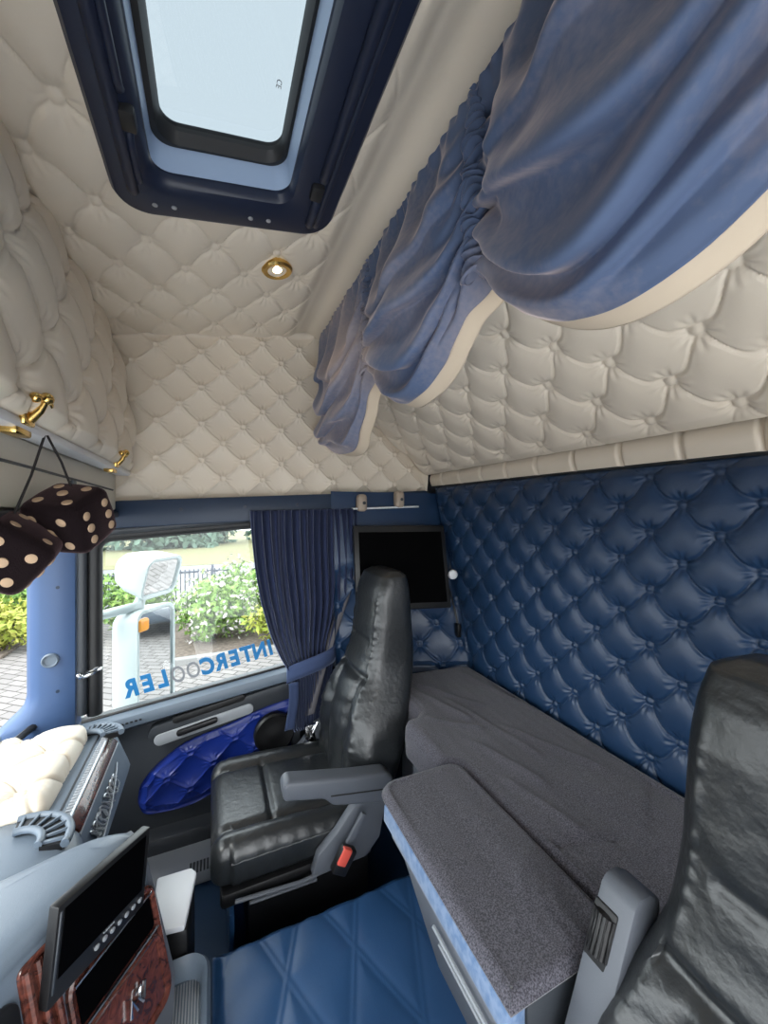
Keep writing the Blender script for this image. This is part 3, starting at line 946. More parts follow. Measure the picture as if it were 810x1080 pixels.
def dense(poly, step=.012):
    out = []
    for i, p in enumerate(poly):
        q = poly[(i + 1) % len(poly)]
        L = math.hypot(q[0] - p[0], q[1] - p[1]); k = max(1, int(L / step))
        for j in range(k): out.append((lerp(p[0], q[0], j / k), lerp(p[1], q[1], j / k)))
    return out
def corner(cx, cy, r, a0, a1, n=8): return [(cx + r * math.cos(a), cy + r * math.sin(a)) for a in np.linspace(a0, a1, n)]
def line_crease(X, Y, x0, y0, x1, y1, w, d):
    dx, dy = x1 - x0, y1 - y0; L2 = dx * dx + dy * dy
    t = ((X - x0) * dx + (Y - y0) * dy) / L2
    dist = np.abs((X - x0) * dy - (Y - y0) * dx) / math.sqrt(L2)
    return d * np.exp(-(dist / w) ** 2) * sstep(-.05, .12, t) * sstep(1.05, .88, t)
def wr_rear(X, Y):
    h = .004 * wob(X * 10, Y * 6, 3) + .003 * wob(X * 34, Y * 12, 4)
    for a in ((.70, 1.42, .80, 1.05), (.76, 1.36, .90, 1.12), (.66, 1.14, .80, 1.0), (.80, 1.22, .86, .82), (.72, .98, .78, .72), (.98, 1.42, 1.05, 1.0), (.86, 1.0, .98, .70), (.70, .80, .74, .58)):
        h = h + line_crease(X, Y, *a, .010, .007)
    h = h + line_crease(X, Y, .64, .60, .80, .545, .005, -.006) + line_crease(X, Y, .86, .52, 1.08, .66, .004, -.005) + line_crease(X, Y, .69, .40, .80, .43, .005, -.005)
    h = h - .012 * sstep(.70, .63, X) * sstep(.9, .7, Y) * 0
    return h
def wr_front(X, Y):
    h = .003 * wob(X * 9, Y * 7, 8) + .0015 * wob(X * 40, Y * 30, 9)
    for cx in (.52, .545, .57):
        h = h + .004 * np.exp(-((np.hypot((X - .63), (Y - .47)) - (cx - .44)) / .008) ** 2) * sstep(.42, .55, X)
    return h
rear_out = dense([(XR - .04, YN + .03), (XR - .04, 1.40)] + corner(XR - .09, 1.42, .05, 0, PI / 2, 5) + [(.70, 1.50)] + [(.67, 1.46), (.665, 1.19), (.64, 1.165), (.617, 1.165)] + corner(.617, 1.14, .025, PI / 2, PI, 4)
                 + [(.592, .940), (.597, .925), (.61, .918), (.60, .92), (.628, .90), (.632, .86), (.634, .44), (.68, .42), (.68, YN + .03)])
mt = slab('mattress', rear_out, -.815, -.700, .022, wr_rear, 'charcoal', 'charcoal covered long mattress along the blue buttoned wall', 'mattress')
front_out = dense([(.628, .425), (.628, .86)] + corner(.588, .868, .04, 0, PI / 2, 6) + corner(.432, .866, .045, PI / 2, PI, 6) + [(.386, .425)])
mf = slab('mattress', front_out, -.717, -.694, .015, wr_front, 'charcoal', 'charcoal covered narrow mattress at the aisle edge of the bunk', 'mattress')
obj('extension_board', Geo().box(.422, .626, .43, .895, -.80, -.718, .006), 'dash_dark', bunk2)

# ================================================================== FLOOR COVER
def P_mat(S, T):
    x = lerp(0.0, .62, S); y = lerp(YN + .02, 1.10, T)
    a = (x + (y - 1.08) / 2.3 - .118) / .175; b = (x - (y - 1.08) / 2.55 - .036) / .177
    da = np.abs(a - np.round(a)); db = np.abs(b - np.round(b))
    d_ = np.minimum(da, db)
    e = np.minimum(np.minimum(S * .62, 1), np.minimum(1 - T, 1) * 1.3)
    h = .008 * (1 - np.exp(-(d_ / .12))) + .0035 * np.exp(-(d_ / .028) ** 2) - .02 * (1 - sstep(0, .025, e))
    h = h + .002 * wob(x * 16, y * 13, 21)
    return V3(x, y, -1.152 + h)
S, T = np.meshgrid(np.linspace(0, 1, 150), np.linspace(0, 1, 300), indexing='ij')
tun = thing('floor_cover', 'blue quilted floor cover over the engine hump between the seats', 'floor cover', (.3, .5, -1.42))
obj('quilted_top', Geo().grid(P_mat(S, T)), 'mat_blue', tun, angle=80)
obj('side_skirt', Geo().box(.0, .62, YN + .02, 1.098, -1.42, -1.168, .012), 'mat_blue', tun)

# ================================================================== SEATS
def seat_back_rings(dx, dy, dz, seed):
    zk = np.array([-1.02, -.95, -.86, -.78, -.70, -.63, -.57, -.50, -.42, -.34, -.28, -.245, -.235])
    wk = np.array([.205, .236, .247, .234, .196, .164, .150, .146, .144, .142, .137, .124, .092])
    fk = np.array([.430, .430, .433, .446, .470, .498, .525, .543, .552, .562, .577, .597, .625])
    tk = np.array([.160, .190, .212, .225, .230, .225, .208, .188, .172, .156, .136, .104, .058])
    zz = np.concatenate([np.linspace(-1.02, -.25, 120), np.linspace(-.249, -.235, 8)])
    def cs(ks):
        # smooth interpolation
        v = np.interp(zz, zk, ks); k_ = np.ones(9) / 9
        return np.convolve(np.pad(v, 4, mode='edge'), k_, 'valid')
    W, Fx, Tk = cs(wk), cs(fk), cs(tk)
    n = 128
    th = np.linspace(0, 2 * PI, n, endpoint=False)
    rings = []
    for z, w, f, t in zip(zz, W, Fx, Tk):
        e = .50
        cx = np.sign(np.cos(th)) * np.abs(np.cos(th)) ** e
        cy = np.sign(np.sin(th)) * np.abs(np.sin(th)) ** e
        x = f + t / 2 + cx * t / 2
        y = cy * w
        front = np.clip(-cx, 0, 1)
        low = sstep(-.60, -.68, z)
        u = y / .24
        d_ = 0
        # two vertical channels, a horizontal break under the headrest, side bolsters
        ch = np.exp(-((np.abs(y) - .085 - .03 * (z + .9)) / .012) ** 2)
        d_ = d_ + .014 * ch * low
        d_ = d_ + .018 * math.exp(-((z + .625) / .014) ** 2) * (np.abs(y) < w * .82)
        d_ = d_ + .007 * math.exp(-((z + .50) / .012) ** 2) * (np.abs(y) < w * .6)
        d_ = d_ - .018 * low * sstep(.10, .17, np.abs(y)) * sstep(w, w * .75, np.abs(y))
        d_ = d_ - .010 * low * np.exp(-(y / .06) ** 2)
        x = x + front * d_
        wr = .0022 * wob(y * 30 + z * 14, np.full_like(y, z * 40), seed, 3) + .0016 * wob(y * 50 - z * 40, np.full_like(y, z * 30), seed + 1, 3)
        rid = np.exp(-((th - PI * .78) / .10) ** 2) + np.exp(-((th - PI * 1.22) / .10) ** 2)
        # puckered seam along both front edges
        x = x - rid * (.004 + .002 * np.sin(z * 190 + 3 * np.sin(z * 37)))* sstep(-.28, -.36, z)
        y = y * (1 + .012 * rid * .3 * np.sin(z * 170) + .05 * wr)
        x = x - front * wr * (.6 + .8 * low)
        rings.append(np.stack([x + dx, y + dy, np.full(n, z + dz)], 1))
    return rings

def make_seat(name, label, dx, dy, dz, seed, arm_up):
    t = thing(name, label, 'seat', (.27 + dx, dy, -1.42))
    g = Geo().loft(seat_back_rings(dx, dy, dz, seed))
    bk = obj('backrest', g, 'black_leather', t, angle=75)
    # cushion: rings along X
    n = 120
    th = np.linspace(0, 2 * PI, n, endpoint=False)
    rings = []
    for x in np.concatenate([np.linspace(-.006, .03, 8), np.linspace(.036, .50, 70)]):
        k_ = min(1., max(.02, (x + .008) / .05)); k_ = math.sqrt(1 - (1 - k_) ** 2)
        w = .205 + .040 * k_ - .01 * (x < .05)
        top = -1.005 + .012 * math.cos((x - .05) * 6) ; bot = -1.125
        hh = (top - bot) / 2 * (.35 + .65 * k_); cz = (top + bot) / 2 - .012 * (1 - k_)
        cx = np.sign(np.cos(th)) * np.abs(np.cos(th)) ** .42
        cy = np.sign(np.sin(th)) * np.abs(np.sin(th)) ** .42
        y = cx * w; z = cz + cy * hh
        up = np.clip(cy, 0, 1)
        d_ = .012 * np.exp(-((np.abs(y) - .150) / .010) ** 2) + .012 * math.exp(-((x - .18) / .009) ** 2) * (np.abs(y) < .155)
        d_ = d_ - .016 * sstep(.15, .20, np.abs(y)) * sstep(.25, .215, np.abs(y))
        d_ = d_ + .008 * np.exp(-((y - .02) / .008) ** 2) * (x > .18) * 0
        wr = .0009 * wob(np.full_like(y, x * 26), y * 24, seed + 5, 3) + .0006 * wob(np.full_like(y, x * 60), y * 50, seed + 6, 3)
        z = z - up * (d_ - wr)
        sd = np.clip(np.abs(cx), 0, 1) * (np.abs(cy) < .8)
        y = y + np.sign(y) * sd * .0008 * np.sin(x * 120)
        rings.append(np.stack([np.full(n, x + dx), y + dy, z + dz], 1))
    cu = obj('cushion', Geo().loft(rings), 'black_leather', t, angle=75)
    # worn piping along the cushion edge
    for sgn in (-1, 1):
        pth = [(x + dx, dy + sgn * .243, -1.035 + dz + .0008 * math.sin(x * 170)) for x in np.linspace(.05, .40, 40)]
        obj('piping', Geo().tube(pth, .003, 6), 'leather_seam', cu)
    # moulded pan and side shields
    g = Geo().prism([(.02, -.235, -1.125), (.02, .235, -1.125), (.50, .235, -1.125), (.50, -.235, -1.125)], (0, 0, -.045), .012, 2, Matrix.Translation((dx, dy, dz)))
    obj('seat_pan', g, 'black', t)
    for sgn in (-1, 1):
        g = Geo().prism([(.28, 0, -1.13), (.30, 0, -1.07), (.36, 0, -1.02), (.42, 0, -.95), (.50, 0, -.92), (.53, 0, -.98), (.51, 0, -1.08), (.46, 0, -1.13)], (0, sgn * .035, 0), .008, 2, Matrix.Translation((dx, dy + sgn * .245, dz)))
        obj('side_shield', g, 'grey', t)
    g = Geo()
    g.tube([(.06 + dx, dy - .255, -1.135 + dz), (.25 + dx, dy - .262, -1.145 + dz), (.47 + dx, dy - .258, -1.130 + dz)], .006, 8)
    g.tube([(.10 + dx, dy - .255, -1.155 + dz), (.30 + dx, dy - .258, -1.160 + dz)], .005, 8)
    obj('lever_bar', g, 'grey', t)
    obj('pedestal', Geo().box(.10 + dx, .50 + dx, dy - .20, dy + .20, -1.42, -1.165 + dz, .01), 'black', t)
    obj('floor_plinth', Geo().box(.045 + dx, .50 + dx, dy - .23, dy + .23, -1.42, -1.395, .006).box(.045 + dx, .06 + dx, dy - .225, dy + .2, -1.42, -1.20, .004), 'mat_blue', t)
    if not arm_up:
        y0 = dy - .315
        g = Geo().prism([(.185, y0, -.805), (.20, y0, -.790), (.40, y0, -.832), (.52, y0, -.850), (.545, y0, -.875), (.54, y0, -.925), (.50, y0, -.945), (.34, y0, -.905), (.31, y0, -.875), (.19, y0, -.848)], (0, .062, 0), .012, 3, Matrix.Translation((dx, 0, dz)))
        a = obj('armrest', g, 'grey', t)
        obj('armrest_seam', Geo().tube([(.33 + dx, y0 - .001, -.868 + dz), (.53 + dx, y0 - .001, -.902 + dz)], .002, 6), 'rubber', a)
        # belt buckle on a stalk
        g = Geo().prism([(.375, 0, -1.025), (.405, 0, -1.025), (.445, 0, -.955), (.43, 0, -.945)], (0, .014, 0), .004, 2, Matrix.Translation((dx, dy - .325, dz)))
        obj('buckle_stalk', g, 'grey', t)
        mm = Matrix.Translation((.365 + dx, dy - .335, -1.055 + dz)) @ Matrix.Rotation(.55, 4, 'Y')
        b = obj('belt_buckle', Geo().box(-.025, .025, -.015, .015, -.04, .035, .006, 2, mm), 'black', t)
        obj('release_button', Geo().box(-.024, .006, -.018, .0, -.012, .036, .004, 2, mm), 'red', b, label='red release button')
    return t

make_seat('passenger_chair', 'black leather passenger seat with high back beside the door curtain', 0, 1.455, 0, 31, False)
ds = make_seat('driving_chair', 'black leather seat with raised grey armrest in front of the bunk', .03, .187, .035, 47, True)
# raised armrest of the driver's seat: tip up, thumbwheel on the face turned forward
am = Matrix.Translation((.585, .385, -.565)) @ Matrix.Rotation(math.radians(22), 4, 'Y')
g = Geo()
pr_ = [(-.030, -.016), (-.022, -.003), (.0, .004), (.026, .0), (.034, -.018), (.038, -.40), (-.042, -.40), (-.034, -.12)]
g.prism([(x, -.030, z) for x, z in pr_], (0, .055, 0), .006, 2, am)
arm = obj('armrest', g, 'grey', ds)
obj('wheel_recess', Geo().box(-.0345, -.020, -.012, .0245, -.118, -.040, .004, 2, am), 'rubber', arm)
g = Geo()
for i in range(18):
    a = i / 18 * 2 * PI
    g.box(.0165, .0195, -.0025, .0025, -.105, -.05, .0008, 1, am @ Matrix.Translation((-.025, .006, 0)) @ Matrix.Rotation(a, 4, 'Z'))
g2 = Geo().lathe((-.025, .006, -.108), (0, 0, 1), [(.012, 0), (.017, .003), (.017, .056), (.012, .060)], 24)
g.add(g2.v, g2.f, am)
obj('thumbwheel', g, 'black', arm, label='black ribbed thumbwheel')

# ------------------------------------------------------------------ seat belt of the passenger seat
belt = thing('seat_belt', 'dark grey seat belt hanging behind the passenger seat by the door', 'seat belt', (.42, 1.74, -1.2))
def strap(path, w, wd, m, parent, name='strap'):
    P = [Vector(p) for p in path]; wd = Vector(wd).normalized()
    rows = []
    for p in P: rows.append([tuple(p - wd * w / 2), tuple(p + wd * w / 2)])
    o = obj(name, Geo().grid(np.array(rows)), m, parent)
    md = o.modifiers.new('thickness', 'SOLIDIFY'); md.thickness = .003
    return o
strap(smooth_path([(.62, 1.76, -.30), (.54, 1.75, -.50), (.46, 1.74, -.72), (.40, 1.73, -.92)], 6), .048, (.75, -.5, .35), 'belt', belt)
strap(smooth_path([(.435, 1.77, -.92), (.43, 1.77, -1.06), (.42, 1.77, -1.20)], 5), .05, (1, -.2, 0), 'belt', belt)
obj('guide_post', Geo().box(.33, .37, 1.77, 1.80, -1.25, -.85, .006), 'dash_dark', belt)
g = Geo()
g.box(.375, .425, 1.70, 1.722, -1.03, -.95, .006)
g.tube([(.37, 1.70, -1.06), (.405, 1.695, -.985), (.43, 1.70, -.94)], .006, 8)
g.tube([(.435, 1.70, -1.05), (.405, 1.69, -.99), (.38, 1.70, -.95)], .005, 8)
obj('buckle_tongue', g, 'chrome', belt, label='chrome belt tongue')

# ================================================================== SIDE WINDOW CURTAIN
wc = thing('window_curtain', 'navy pleated curtain tied back over the rear of the side window', 'curtain', (.40, 1.77, -.97))
nS, nT = 120, 300
S, T = np.meshgrid(np.linspace(0, 1, nS), np.linspace(0, 1, nT), indexing='ij')
z = lerp(.005, -.985, S) + (.012 * T) * (1 - S)
zz = z[:, 0]
left = np.interp(-zz, [0, .10, .25, .40, .55, .66, .735, .80, .99], [.150, .155, .170, .195, .235, .280, .325, .330, .335])
right = np.interp(-zz, [0, .15, .30, .42, .52, .60, .70, .80, .99], [.640, .640, .640, .632, .600, .560, .520, .505, .495])
kern = np.ones(7) / 7
left = np.convolve(np.pad(left, 3, mode='edge'), kern, 'valid'); right = np.convolve(np.pad(right, 3, mode='edge'), kern, 'valid')
Tw = T + .006 * np.sin(T * 70) + .004 * np.sin(S * 7 + T * 20)
x = lerp(left[:, None], right[:, None], T)
wid = (right - left)[:, None]
y = 1.772 - (.016 + .012 * (1 - wid / .49)) * np.sin(2 * PI * 15 * Tw + .6 * np.sin(S * 5)) * sstep(-.02, .04, S + .015) - .02 * (1 - wid / .49)
o = obj('cloth', Geo().grid(V3(x, y, z)), 'drape', wc, angle=180)
md = o.modifiers.new('thickness', 'SOLIDIFY'); md.thickness = .003; md.offset = 0
g = Geo()
rows = []
for t in np.linspace(0, 1, 40):
    a = lerp(-.15, PI + .15, t)
    xc = .418 - .110 * math.cos(a); yc = 1.760 - .055 * math.sin(a)
    zc = -.742 + .095 * t + .012 * math.sin(a)
    rows.append([(xc, yc, zc - .036), (xc, yc - .004, zc - .012), (xc, yc - .004, zc + .012), (xc, yc, zc + .036)])
g.grid(np.array(rows))
tb = obj('tieback', g, 'tie', wc, angle=180, label='lighter blue tie band')
md = tb.modifiers.new('thickness', 'SOLIDIFY'); md.thickness = .004; md.offset = 1
g = Geo().grid(np.array([[(.325 + .006 * math.sin(s_ * 4) - .012 * s_ + d_, 1.718 + .01 * s_ - abs(d_) * .2, -.755 - .21 * s_) for d_ in (-.018, -.006, .006, .022)] for s_ in np.linspace(0, 1, 14)]))
o = obj('band_tail', g, 'tie', tb, angle=180)
md = o.modifiers.new('thickness', 'SOLIDIFY'); md.thickness = .004

# curtain rail with its end hooks, along the header
rail = thing('curtain_rail', 'thin white curtain rail with two beige end blocks under the cream wall', 'curtain rail', (.75, 1.76, .02))
obj('rail', Geo().tube([(.615, 1.767, .015), (.70, 1.765, .018), (.98, 1.76, .028)], .005, 8), 'white', rail)
for x, zc in ((.668, .052), (.872, .072)):
    b = obj('end_block', Geo().box(x - .024, x + .024, 1.745, 1.80, zc - .05, zc + .035, .018, 4), 'beige', rail)
    obj('screw', Geo().lathe((x + .004, 1.745, zc - .008), (0, -1, 0), [(.009, -.004), (.008, .003), (.003, .003)], 14), 'dash_dark', b)

# ------------------------------------------------------------------ television in the rear corner
tv = thing('television', 'black flat television in the dark blue corner behind the passenger seat', 'television', (.84, 1.66, -.44))
obj('casing', Geo().prism([(.600, 1.655, -.455), (1.035, 1.535, -.455), (1.035, 1.60, -.065), (.600, 1.70, -.065)], (.005, .030, 0), .008), 'black', tv)
obj('screen', Geo().prism([(.622, 1.6505, -.425), (1.015, 1.5422, -.425), (1.015, 1.5985, -.095), (.622, 1.6900, -.095)], (.001, .006, 0), .0), 'screen', tv, smooth=False)
obj('bracket', Geo().box(.80, .88, 1.69, 1.735, -.32, -.20, .004), 'dash_dark', tv)
kn = thing('white_knob', 'small white round knob at the lower corner of the television', 'knob', (1.04, 1.62, -.30))
obj('cap', Geo().lathe((1.058, 1.565, -.300), (-.35, -.9, 0), [(.006, -.05), (.007, .0), (.021, .003), (.024, .012), (.020, .022), (.010, .025)], 20), 'white', kn)
wire = Geo().tube(smooth_path([(1.055, 1.66, -.31), (1.075, 1.62, -.38), (1.077, 1.58, -.46), (1.078, 1.55, -.54)], 6), .004, 6)
wire.box(1.066, 1.086, 1.53, 1.56, -.60, -.535, .005)
obj('cable', wire, 'black', label='thin black cable running down beside the blue wall corner', cat='cable')

# ================================================================== DASHBOARD
dash = thing('dashboard', 'blue grey dashboard with cream buttoned pad and wood strip under the windscreen', 'dashboard', (-.5, 1.3, -1.42))
prof = [(-.73, -.84), (-.66, -.79), (-.62, -.765), (-.56, -.752), (-.40, -.745), (-.355, -.742), (-.335, -.744), (-.322, -.752), (-.312, -.764), (-.300, -.778), (-.292, -.80), (-.268, -.865), (-.262, -.885), (-.268, -.90), (-.33, -.96), (-.36, -1.05), (-.40, -1.25), (-.40, -1.415), (-.73, -1.415)]
rings = []
for y in np.concatenate([[.98], np.linspace(1.0, 1.52, 20), [1.56, 1.60, 1.625, 1.638, 1.642]]):
    e = max(0, (y - 1.58) / .062); e = 1 - math.sqrt(max(0, 1 - e * e)) if e > 0 else 0
    rings.append([(x - .05 * e * (x > -.60), y, z - .045 * e * (z > -.95)) for x, z in prof])
g = Geo().loft(rings)
obj('body', g, 'dash', dash, angle=35)
# cream pad
def P_dpad(S, T):
    y = lerp(1.195, 1.575, S); x0 = lerp(-.66, -.60, np.clip((y - 1.2) / .4, 0, 1)) ; x = lerp(x0, -.372, T)
    e = np.minimum(np.minimum(T, 1 - T) * (.25), np.minimum(S, 1 - S) * .38)
    # rounded far end
    rr = sstep(.90, 1.0, S)
    x = x + rr * .03 * (1 - T) - rr * .03 * T * .6
    return V3(x, y, -.752 + .034 * sstep(0, .035, e) - .022 * np.clip((-.56 - x) / .1, 0, 1))
tuft('cream_pad', P_dpad, 170, 70, lambda S, T: ((P_dpad(S, T)[..., 1] - 1.44) / .092, (P_dpad(S, T)[..., 0] + .44) / .085), .030, 'cream', dash, edge=(.05, .12), sag=0., flip=True)
# wood strip and its bright edges
g = Geo().prism([(-.3195, 1.15, -.7525), (-.298, 1.15, -.779), (-.291, 1.15, -.773), (-.312, 1.15, -.7465)], (0, .40, 0), .002)
obj('wood_strip', g, 'wood', dash, label='burr wood strip')
obj('silver_trim', Geo().tube([(-.319, 1.13, -.747), (-.319, 1.56, -.747)], .006, 8).tube([(-.294, 1.15, -.781), (-.294, 1.555, -.781)], .003, 6), 'silver', dash)
obj('pad_seam', Geo().tube([(-.345, 1.13, -.742), (-.345, 1.56, -.742)], .003, 6), 'dash_dark', dash)
g = Geo()
for i in range(34):
    y = 1.15 + i * .012
    g.box(-.333, -.320, y, y + .006, -.746, -.739, .001)
obj('ribbed_bead', g, 'light_grey', dash)
# silver ornamental script on the face below the strip
g = Geo()
r_ = random.Random(3)
def facep(y, s_): return (lerp(-.287, -.262, s_), y, lerp(-.800, -.872, s_))
for k_ in range(9):
    y = 1.20 + k_ * .027
    pts = []
    for j in range(7):
        pts.append(facep(y + .020 * math.sin(j * 1.9 + k_) + j * .004, .15 + .7 * (.5 + .5 * math.cos(j * 1.4 + k_ * 1.1)) * r_.uniform(.7, 1)))
    g.tube(smooth_path(pts, 4), .0024, 5)
g.tube(smooth_path([facep(1.19, .9), facep(1.3, .8), facep(1.40, .55), facep(1.49, .15)], 6), .003, 5)
obj('silver_script', g, 'silver', dash, label='silver ornamental script')
# far vent and near vent
def vent(cx, cy, cz, r, a0, a1, parent, nm='air_vent'):
    g = Geo()
    arc = [(cx + r * math.cos(a), cy + r * math.sin(a), cz + .018) for a in np.linspace(a0, a1, 18)]
    g.tube(arc, .009, 10)
    arc2 = [(cx + (r - .05) * math.cos(a), cy + (r - .05) * math.sin(a), cz + .024) for a in np.linspace(a0, a1, 18)]
    g.tube(arc2, .008, 10)
    v = obj(nm, g, 'dash', parent)
    obj('cavity', Geo().prism([(cx + q * math.cos(a), cy + q * math.sin(a), cz + .004) for q, rng in ((r - .005, np.linspace(a0, a1, 14)), (r - .048, np.linspace(a1, a0, 14))) for a in rng], (0, 0, .016)), 'black', v, smooth=False)
    for a in np.linspace(a0 + .12, a1 - .12, 7):
        g = Geo().box(r - .046, r - .004, -.0028, .0028, .010, .026, .001, 1, Matrix.Translation((cx, cy, cz)) @ Matrix.Rotation(a, 4, 'Z'))
        obj('vane', g, 'dash', v)
vent(-.375, 1.515, -.752, .098, math.radians(10), math.radians(95), dash)
vent(-.400, 1.075, -.745, .105, math.radians(-10), math.radians(100), dash)
# dome around the near vent
g = Geo()
g.lathe((-.46, 1.04, -.80), (0, 0, 1), [(.20, 0), (.195, .03), (.18, .05), (.15, .062), (.09, .070), (.01, .072)], 48)
obj('vent_dome', g, 'dash', dash)

# ------------------------------------------------------------------ driver's console
con = thing('driver_console', 'blue grey wraparound console with wood facing at the driver side of the dashboard', 'console', (-.3, .8, -1.42))
P0 = Vector((-.262, .755, -.675)); P1 = Vector((-.140, .985, -.705)); P2 = Vector((-.074, .942, -1.00)); P0, P1, P2 = P0 * 1.05, P1 * 1.02, P2 * 1.02
along = (P1 - P0).normalized(); down = (P2 - P1); down = (down - along * down.dot(along)).normalized()
nf = along.cross(down).normalized()
if nf.x < 0: nf = -nf
FM = Matrix(((along.x, nf.x, -down.x, P1.x), (along.y, nf.y, -down.y, P1.y), (along.z, nf.z, -down.z, P1.z), (0, 0, 0, 1)))   # local: x along the face, y out of it, z up the face; origin at its far top corner
g = Geo()
g.prism([(0.0, -.003, .0), (0.0, -.003, -.315), (-.62, -.003, -.315), (-.62, -.003, .0)], (0, -.05, 0), .012, 3, FM)
obj('face_panel', g, 'dash', con)
top = [P1 + Vector((.0, .0, .0)), Vector((-.165, 1.025, -.712)), Vector((-.24, 1.035, -.712)), Vector((-.38, 1.0, -.715)), Vector((-.66, .95, -.735)), Vector((-.72, .30, -.72)), P0 - along * .36]
rings = []
cen = sum(top, Vector()) / len(top)
bm_top = [Vector(p) for p in smooth_path([(*p,) for p in top], 5)]
for zz, sh in ((-.14, 0), (-.04, 0), (-.016, .004), (-.004, .012), (.004, .030), (.010, .07)):
    ring_ = []
    for p in bm_top:
        d2 = (cen - p); d2.z = 0; d2.normalize()
        ring_.append(tuple(p + d2 * sh + Vector((0, 0, zz))))
    rings.append(ring_)
obj('top_cowl', Geo().loft(rings), 'dash', con, angle=50)
g = Geo().prism([(P1.x - .004, P1.y, -.73), (P2.x - .004, P2.y, P2.z), (P2.x - .15, P2.y + .12, P2.z), (P1.x - .12, P1.y + .05, -.73)], (-.012, -.02, 0), .0)
obj('end_cheek', Geo().loft([[tuple(Vector(q) + Vector((0, 0, 0))) for q in r4] for r4 in (
    [P1 + Vector((0, .006, -.02)), P1 + Vector((-.03, .05, -.02)), P1 + Vector((-.10, .02, -.02)), P1 + Vector((-.03, -.03, -.02))],
    [P2 + Vector((0, .006, .0)), P2 + Vector((-.05, .10, 0)), P2 + Vector((-.14, .05, 0)), P2 + Vector((-.05, -.05, 0))],
    [P2 + Vector((-.02, .0, -.42)), P2 + Vector((-.08, .10, -.42)), P2 + Vector((-.18, .05, -.42)), P2 + Vector((-.08, -.08, -.42))])]), 'grey', con)
# wood facing frames
def frame_geo(x0, x1, z0, z1, w, r, y=.004, dpt=.008):
    o_ = rrect(x0, x1, z0, z1, r, 5); i_ = rrect(x0 + w, x1 - w, z0 + w, z1 - w, max(.002, r - w * .6), 5)
    R_ = [[(x, y - dpt, z) for x, z in o_], [(x, y, z) for x, z in o_], [(x, y + .003, z) for x, z in rrect(x0 + w * .3, x1 - w * .3, z0 + w * .3, z1 - w * .3, r, 5)], [(x, y, z) for x, z in i_], [(x, y - dpt, z) for x, z in i_]]
    G0 = Geo().grid(np.array(R_), closed=True)
    return Geo().add(G0.v, G0.f, FM)
obj('wood_facing', Geo().prism([(x, .002, z) for x, z in rrect(-.200, -.004, -.325, -.095, .03, 5)], (0, -.006, 0), .0, 2, FM), 'wood', con, smooth=False, label='burr wood facing')
obj('wood_frame', frame_geo(-.190, -.010, -.322, -.190, .010, .02), 'wood', con)
obj('wood_frame', frame_geo(-.202, -.002, -.327, -.092, .012, .03), 'wood', con)
obj('display_slot', Geo().prism([(x, .004, z) for x, z in rrect(-.188, -.018, -.178, -.118, .006, 4)], (0, -.004, 0), .0, 2, FM), 'screen', con, smooth=False)
g = Geo().tube([FM @ Vector((-.192, .007, -.183)), FM @ Vector((-.014, .007, -.183))], .003, 6).tube([FM @ Vector((-.192, .007, -.113)), FM @ Vector((-.014, .007, -.113))], .003, 6)
obj('bright_trim', g, 'chrome', con)
g = Geo()
for pts in ([(-.108, -.262), (-.103, -.236), (-.093, -.262)], [(-.095, -.232), (-.080, -.232), (-.086, -.247), (-.078, -.262)], [(-.076, -.258), (-.068, -.234)]):
    g.tube([FM @ Vector((x, .009, z)) for x, z in pts], .0035, 6)
obj('emblem', g, 'chrome', con, label='small silver emblem')
obj('wood_facing', Geo().prism([(x, .002, z) for x, z in rrect(-.262, -.206, -.31, -.012, .012, 5)], (0, -.008, 0), .003, 2, FM), 'wood', con, label='burr wood side facing')
for k_ in range(3):
    xx = -.252 + k_ * .018
    obj('wood_rib', Geo().tube([FM @ Vector((xx, .003, -.020)), FM @ Vector((xx, .005, -.16)), FM @ Vector((xx, .004, -.29))], .006, 8), 'wood', con)
b = obj('switch_panel', Geo().prism([(x, .006, z) for x, z in rrect(-.40, -.268, -.30, -.035, .02, 5)], (0, -.012, 0), .003, 2, FM), 'black', con)
obj('switch_buttons', Geo().prism([(x, .010, z) for x, z in rrect(-.34, -.275, -.12, -.07, .006, 4)], (0, -.006, 0), .002, 2, FM), 'dash_dark', b)

# ------------------------------------------------------------------ monitor on the console
mon = thing('monitor', 'slim black monitor with round silver buttons mounted on the console', 'monitor', (-.17, .87, -.80))
A = Vector((-.2295, .790, -.646)); B_ = Vector((-.120, .956, -.672)); D_ = Vector((-.2255, .795, -.796))
ex = (B_ - A).normalized(); ez = (A - D_); ez = (ez - ex * ez.dot(ex)).normalized(); ey = ez.cross(ex).normalized()
if ey.x < 0: ey = -ey
MM = Matrix(((ex.x, ey.x, ez.x, A.x), (ex.y, ey.y, ez.y, A.y), (ex.z, ey.z, ez.z, A.z), (0, 0, 0, 1)))
W_, H_ = .200, .150
obj('casing', Geo().box(0, W_, -.020, 0, -H_, 0, .004, 2, MM), 'black', mon)
obj('screen', Geo().box(.012, W_ - .012, -.002, .0012, -H_ + .036, -.010, .001, 1, MM), 'screen', mon)
for i in range(7):
    g = Geo().lathe((0, 0, 0), (0, 1, 0), [(.0048, -.001), (.0048, .002), (.003, .003)], 14)
    obj('button', Geo().add(g.v, g.f, MM @ Matrix.Translation((.086 + i * .0165, 0, -H_ + .020))), 'silver', mon)
obj('side_bezel', Geo().box(.004, .008, -.002, .002, -H_ + .02, -.01, .001, 1, MM), 'dash_dark', mon)
g = Geo()
for i in range(5): g.box(.098 + i * .005, .101 + i * .005, -.001, .0018, -H_ + .031, -H_ + .0335, 0, 1, MM)
obj('small_marking', g, 'light_grey', mon, smooth=False)
obj('mount', Geo().box(.07, .13, -.062, -.018, -.11, -.05, .004, 2, MM), 'black', mon)

